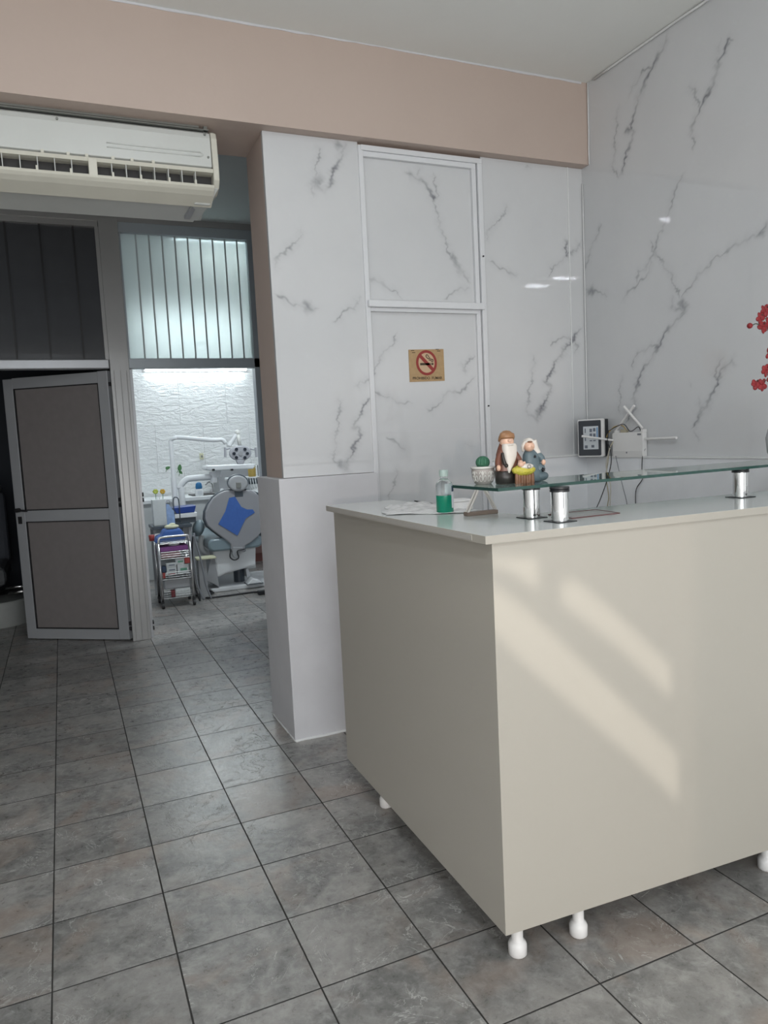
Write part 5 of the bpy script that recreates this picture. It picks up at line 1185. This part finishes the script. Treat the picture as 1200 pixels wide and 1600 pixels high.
# backrest shell outline
bo = [(361, 766), (352, 767), (343, 771), (334, 778), (326, 789), (321.5, 800), (321, 812), (325, 822), (333, 829), (345, 838), (356, 846), (361, 851), (361, 862), (383, 862), (383, 853), (392, 848), (404, 838), (412, 826), (415, 812), (414, 798), (410, 784), (402, 772), (392, 768), (384, 766)]
bm = B(); prism(bm, [at(x, y, 7.06) for x, y in bo], (0, 0.055, 0)); sh_ = obj('backrest_shell', bm, mat('grey_shell_plastic', (0.27, 0.275, 0.29), 0.35, noise=0.04), dc, bevel=0.010)
cxp, cyp = 368, 808
bm = B(); prism(bm, [at(cxp+(x-cxp)*1.07, cyp+(y-cyp)*1.055 if y < 850 else y, 7.115) for x, y in bo], (0, 0.05, 0)); obj('backrest_rim', bm, MM['rim'], dc, bevel=0.008)
bm = B(); prism(bm, [at(cxp+(x-cxp)*1.0, cyp+(min(y, 846)-cyp)*0.99, 7.165) for x, y in bo], (0, 0.09, 0)); obj('backrest_cushion', bm, MM['teal'], dc, bevel=0.03)
bm = B(); prism(bm, [at(x, y, 7.05) for x, y in ((364, 855), (380, 855), (375, 862), (375, 868), (370, 873), (366, 871), (363, 866))], (0, 0.05, 0)); obj('tilt_lever', bm, MM['dentalmid'], dc, bevel=0.004)
bm = B(); tube(bm, [at(361, 858, 7.04), at(359.5, 870, 7.04), at(366, 875, 7.04), at(373, 871, 7.04), at(371, 861, 7.04), at(382, 858, 7.04)], 0.006, n=8); obj('lever_seal', bm, MM['black'], dc, smooth=True)
hp = [at(372.5+15*math.cos(a), 755.5+12.5*math.sin(a), 7.03) for a in np.linspace(0, 2*PI, 32, endpoint=False)]
bm = B(); prism(bm, hp, (0, 0.05, 0)); hd = obj('headrest', bm, mat('headrest_grey', (0.34, 0.35, 0.36), 0.35, noise=0.03), dc, bevel=0.014)
hp = [at(372+16.5*math.cos(a), 754.0+13.5*math.sin(a), 7.075) for a in np.linspace(0, 2*PI, 32, endpoint=False)]
bm = B(); prism(bm, hp, (0, 0.05, 0)); obj('headrest_rim', bm, MM['rim'], hd, bevel=0.012)
q = at(373, 757.5, 7.02); obj('headrest_clip', bx(q.x-0.022, q.x+0.022, 7.015, 7.035, q.z-0.03, q.z+0.022), MM['acgrey'], hd, bevel=0.003)
q = at(373, 768, 7.06); obj('headrest_stem', bx(q.x-0.04, q.x+0.04, 7.055, 7.085, q.z-0.05, q.z+0.03), MM['rim'], hd, bevel=0.004)
bm = B(); tube(bm, [at(361, 768, 7.10), at(345, 771, 7.10), at(334, 779, 7.10), at(329, 786, 7.10)], 0.006, n=8); tube(bm, [at(384, 766, 7.08), at(395, 768, 7.08), at(403, 775, 7.08)], 0.008, n=8); obj('chrome_trim', bm, MM['chrome'], dc, smooth=True)
# arm rest
a, b = at(305, 816, 7.3), at(315, 834, 7.3)
bm = B(); ball(bm, (a+b)/2+Vector((0, 0, 0)), 0.055, 0.12, 0.085, R=Matrix.Rotation(math.radians(20), 3, 'Y')); obj('armrest', bm, MM['teal'], dc, smooth=True)
bm = B(); tube(bm, [at(315, 836, 7.35), at(314, 850, 7.35), at(318, 862, 7.35), at(330, 866, 7.4)], 0.026, n=12); obj('armrest_support', bm, MM['dental'], dc, smooth=True)
bm = B(); prism(bm, [at(384, 889, 7.3), at(388, 888, 7.3), at(392, 901, 7.3), at(386, 902, 7.3)], (0, 0.12, 0)); obj('foot_lever', bm, MM['dental'], dc, bevel=0.004)
# blue cloth over the shell
bc = [(367, 776), (372, 784), (377, 792), (386, 796), (395, 796), (398, 801), (384, 810), (377, 824), (371, 837), (341, 819), (352, 799), (358, 778)]
bm = B(); prism(bm, [at(x, y, 7.058) for x, y in bc], (0, -0.004, 0)); tag(obj('blue_bib', bm, MM['blue']), 'bright blue cloth patch on the back of the dental chair', 'cloth')
# junction box and foot pedal
q0, q1 = at(304, 876, 7.0), at(338, 860, 7.15)
t = thing('junction_box', 'low cream-topped floor box between the cart and the dental chair', 'box', (1.12, 6.96, 0))
ja, jb, jc = at(306, 875, 6.92), at(322, 875, 6.92), at(337, 874, 6.92)
obj('body', bx(ja.x+0.02, jb.x, 6.92, 7.02, 0, ja.z), MM['dentalmid'], t)
obj('lid', bx(ja.x, jc.x, 6.88, 7.03, ja.z, ja.z+0.016), MM['cream'], t, bevel=0.004)
q = at(399, 912, 7.13); t = thing('foot_pedal', 'small white wedge foot pedal on the dental chair base', 'pedal', (q.x, 7.15, 0.046))
bm = B(); prism(bm, [(q.x-0.085, 7.10, 0.050), (q.x+0.07, 7.10, 0.050), (q.x+0.03, 7.10, 0.085), (q.x-0.03, 7.10, 0.105)], (0, 0.14, 0)); obj('pedal_body', bm, MM['dental'], t, bevel=0.01)
obj('sole', bx(q.x-0.088, q.x+0.075, 7.095, 7.245, 0.0455, 0.051), MM['rim'], t)
# hoses
for i, (pts, m_, lab) in enumerate((
    ([(303, 833), (306, 850), (312, 868), (318, 895), (322, 915), (330, 927)], 'cablegrey', 'grey hose running from the dental unit down to the floor, rightmost of its bundle'),
    ([(302, 836), (302, 860), (305, 890), (309, 915), (318, 931)], 'cablegrey', 'grey hose beside the cart, middle of the bundle'),
    ([(301, 838), (300, 870), (302, 900), (306, 920), (312, 933)], 'cableblack', 'black hose beside the cart wheel, leftmost of the bundle'))):
    YH = 6.86-0.02*i
    P_ = [at(x, y, YH) for x, y in pts]
    z0 = P_[-1]; P_[-1] = Vector((z0.x, YH, 0.010)); bm = B(); tube(bm, P_, 0.008, n=8); tag(obj('hose', bm, MM[m_], smooth=True), lab, 'hose')
def fl(px, py, z=0.0):
    v = _r*((px-600)/FPX) + _d*((py-800)/FPX) + _f
    return Vector((0, 0, CH)) + v*((z-CH)/v.z)
bm = B(); tube(bm, [fl(306, 930, .01), fl(320, 934, .01), fl(345, 932, .01), fl(375, 928, .01), fl(400, 925, .01), fl(415, 928, .01), fl(440, 930, .01)], 0.009, n=8); tag(obj('floor_cable', bm, MM['cableblack'], smooth=True), 'black cable lying on the floor in front of the dental chair base', 'cable')
q = fl(408, 929); o = obj('cable_plug', bx(q.x-0.03, q.x+0.06, q.y-0.03, q.y+0.03, 0.0, 0.04), MM['black'], bevel=0.008); tag(o, 'black plug at the end of the floor cable near the white pier', 'plug')
bm = B(); cq = fl(322, 929); tube(bm, [(cq.x+0.075*math.cos(a)*(1-a/60), cq.y+0.04*math.sin(a), 0.008+a*0.0012) for a in np.linspace(0, 16, 40)], 0.007, n=6, k=1, curve=False); tag(obj('cable_coil', bm, MM['cableblack'], smooth=True), 'dark coiled cable heap beside the base of the dental chair', 'cable')

# ---- wheeled cart
ct = thing('utility_cart', 'chrome three-tier wheeled cart with wire baskets beside the doorway', 'cart', (0.86, 6.85, 0))
YF, YB = 6.73, 7.02
def cart_frame(Y):
    s = Y/6.73
    L0, L1, R1, R0 = Vector((0.722, Y, 0.055)), Vector((0.722, Y, 0.58)), Vector((0.992, Y, 0.58)), Vector((0.992, Y, 0.055))
    return [L0, L1, Vector((0.728, Y, 0.618)), Vector((0.755, Y, 0.635)), Vector((0.959, Y, 0.635)), Vector((0.986, Y, 0.618)), R1, R0]
for Y in (YF, YB):
    bm = B(); P_ = cart_frame(Y); tube(bm, P_[:2], 0.011, n=10, curve=False); tube(bm, P_[1:7], 0.011, n=10, k=3); tube(bm, P_[6:], 0.011, n=10, curve=False); obj('tube_frame', bm, MM['steel'], ct, smooth=True)
for x, y in ((0.722, YF), (0.992, YF), (0.722, YB), (0.992, YB)):
    bm = B(); cyl(bm, (x-0.010, y-0.01, 0.024), (x+0.010, y-0.01, 0.024), 0.024, n=16); wh = obj('caster', bm, MM['rubber'], ct, smooth=True, angle=50)
    obj('fork', bx(x-0.013, x+0.013, y-0.012, y+0.010, 0.038, 0.062), MM['rubber'], wh)
def basket(z, h, m_, name, lab=None):
    bm = B(); x0, x1, y0, y1 = 0.735, 0.980, YF+0.005, YB-0.005
    box(bm, x0, x1, y0, y1, z, z+0.004)
    for k in range(4):
        zz = z+h*k/3
        for a, b in (((x0, y0), (x1, y0)), ((x1, y0), (x1, y1)), ((x1, y1), (x0, y1)), ((x0, y1), (x0, y0))):
            tube(bm, [(a[0], a[1], zz), (b[0], b[1], zz)], 0.0018, n=5, curve=False)
    for k in range(9):
        x = x0+(x1-x0)*k/8
        for y in (y0, y1): tube(bm, [(x, y, z), (x, y, z+h)], 0.0010, n=5, curve=False)
    return obj(name, bm, m_, ct, label=lab)
basket(0.44, 0.06, MM['steel'], 'wire_basket'); basket(0.255, 0.06, MM['steel'], 'wire_basket'); basket(0.085, 0.06, MM['steel'], 'wire_basket')
basket(0.575, 0.035, MM['steel'], 'wire_basket')
def item(name, lab, cat, m_, x0, x1, y0, y1, z0, z1, bev=0.004, **k):
    return tag(obj(name, bx(x0, x1, y0, y1, z0, z1), m_, bevel=bev, **k), lab, cat)
def carton(name, lab, x0, x1, y0, y1, z0, z1, ink):
    t = thing(name, lab, 'box', ((x0+x1)/2, (y0+y1)/2, z0)); obj('box', bx(x0, x1, y0, y1, z0, z1), MM['cardbox'], t, bevel=0.002)
    w_, h_ = x1-x0, z1-z0; obj('printed_mark', bx(x0+w_*0.25, x1-w_*0.15, y0-0.0015, y0, z0+h_*0.35, z0+h_*0.6), ink, t); return t
# blue cloth bundle on top
bm = B()
xs_ = np.linspace(0.70, 0.965, 9)
pts = [(0.700, 0.580), (0.725, 0.620), (0.765, 0.645), (0.790, 0.690), (0.93, 0.695), (0.955, 0.655), (0.970, 0.615), (0.965, 0.585)]
prism(bm, [(x, 6.78, z) for x, z in pts], (0, 0.20, 0)); tag(obj('blue_bag', bm, MM['blue'], bevel=0.018), 'bright blue cloth bundle filling the top of the wheeled cart', 'bag')
bm = B(); ball(bm, (0.862, 6.86, 0.712), 0.065, 0.05, 0.022); ball(bm, (0.870, 6.86, 0.728), 0.03, 0.03, 0.018); tag(obj('yellow_gloves', bm, MM['cream'], smooth=True), 'pale yellow crumpled gloves on top of the blue bundle', 'gloves')
bm = B(); lathe(bm, [(0, 0), (0.022, 0), (0.026, 0.05), (0.018, 0.055), (0, 0.056)], (0.682, 6.86, 0.60), 16); tag(obj('red_cup', bm, MM['redbox'], smooth=True), 'small red cup at the left edge of the blue bundle', 'cup')
item('purple_tray', 'speckled purple plastic tray on the second tier of the cart', 'tray', MM['purple'], 0.738, 0.978, YF+0.012, YB-0.02, 0.505, 0.548)
bm = B(); ball(bm, (0.865, 6.82, 0.556), 0.050, 0.05, 0.018); tag(obj('white_cloth', bm, MM['bag'], smooth=True), 'rumpled white cloth lying in the purple tray', 'cloth')
item('pink_case', 'dusky pink box under the purple tray', 'box', mat('dusky_pink', (0.30, 0.17, 0.18), 0.5, noise=0.2), 0.745, 0.905, YF+0.02, YB-0.04, 0.446, 0.495)
carton('medicine_box', 'white printed box stacked topmost at the left of the middle basket', 0.776, 0.862, YF+0.012, YF+0.10, 0.362, 0.402, MM['ink'])
carton('medicine_box', 'white printed box with a black square mark, middle of the left stack', 0.776, 0.862, YF+0.012, YF+0.10, 0.316, 0.361, MM['ink'])
carton('medicine_box', 'white printed box lying lowest in the left stack of the middle basket', 0.762, 0.862, YF+0.012, YF+0.10, 0.288, 0.315, MM['redbox'])
carton('glove_box', 'white box with green print at the right of the middle basket', 0.870, 0.968, YF+0.012, YF+0.12, 0.292, 0.378, MM['greenink'])
carton('cream_roll_pack', 'cream pack lying on top of the green printed box', 0.858, 0.935, YF+0.012, YF+0.10, 0.379, 0.432, MM['greenink'])
item('red_box', 'red box at the right end above the green printed box', 'box', MM['redbox'], 0.937, 0.985, YF+0.0, YF+0.09, 0.383, 0.430)
item('navy_box', 'navy box at the left of the middle basket', 'box', MM['navy'], 0.735, 0.772, YF+0.0, YF+0.09, 0.322, 0.375)
item('orange_box', 'small orange-red box under the navy box', 'box', MM['redbox'], 0.738, 0.760, YF+0.0, YF+0.09, 0.270, 0.320)
item('grey_tub', 'wide grey tub between the middle and bottom baskets', 'tub', MM['dentalmid'], 0.748, 0.970, YF+0.02, YB-0.03, 0.165, 0.250, 0.008)
carton('long_carton', 'large cream white carton in the bottom basket', 0.838, 0.968, YF+0.012, YF+0.14, 0.092, 0.162, MM['cardbox'])
item('maroon_box', 'small maroon box left of the carton in the bottom basket', 'box', mat('maroon', (0.14, 0.02, 0.025), 0.5, noise=0.1), 0.800, 0.834, YF+0.0, YF+0.07, 0.092, 0.150)

# ------------------------------------------------------------------ dim room on the left
t = thing('treatment_couch', 'dim grey couch with a chrome rail in the unlit room on the left', 'couch', (-0.9, 7.1, 0))
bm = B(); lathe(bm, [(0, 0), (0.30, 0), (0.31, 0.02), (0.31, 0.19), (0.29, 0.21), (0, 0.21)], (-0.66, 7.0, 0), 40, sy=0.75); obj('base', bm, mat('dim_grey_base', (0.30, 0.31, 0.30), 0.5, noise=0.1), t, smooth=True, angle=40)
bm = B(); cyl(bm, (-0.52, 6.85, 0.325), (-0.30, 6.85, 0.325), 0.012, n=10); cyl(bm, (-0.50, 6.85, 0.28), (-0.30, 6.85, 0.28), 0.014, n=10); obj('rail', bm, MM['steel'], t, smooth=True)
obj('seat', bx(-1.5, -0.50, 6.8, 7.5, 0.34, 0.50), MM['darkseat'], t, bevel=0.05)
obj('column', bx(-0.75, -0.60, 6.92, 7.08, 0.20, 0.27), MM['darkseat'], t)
obj('back_cushion', bx(-1.5, -0.50, 7.52, 7.62, 0.45, 1.10), MM['unlitdark'], t, bevel=0.04)
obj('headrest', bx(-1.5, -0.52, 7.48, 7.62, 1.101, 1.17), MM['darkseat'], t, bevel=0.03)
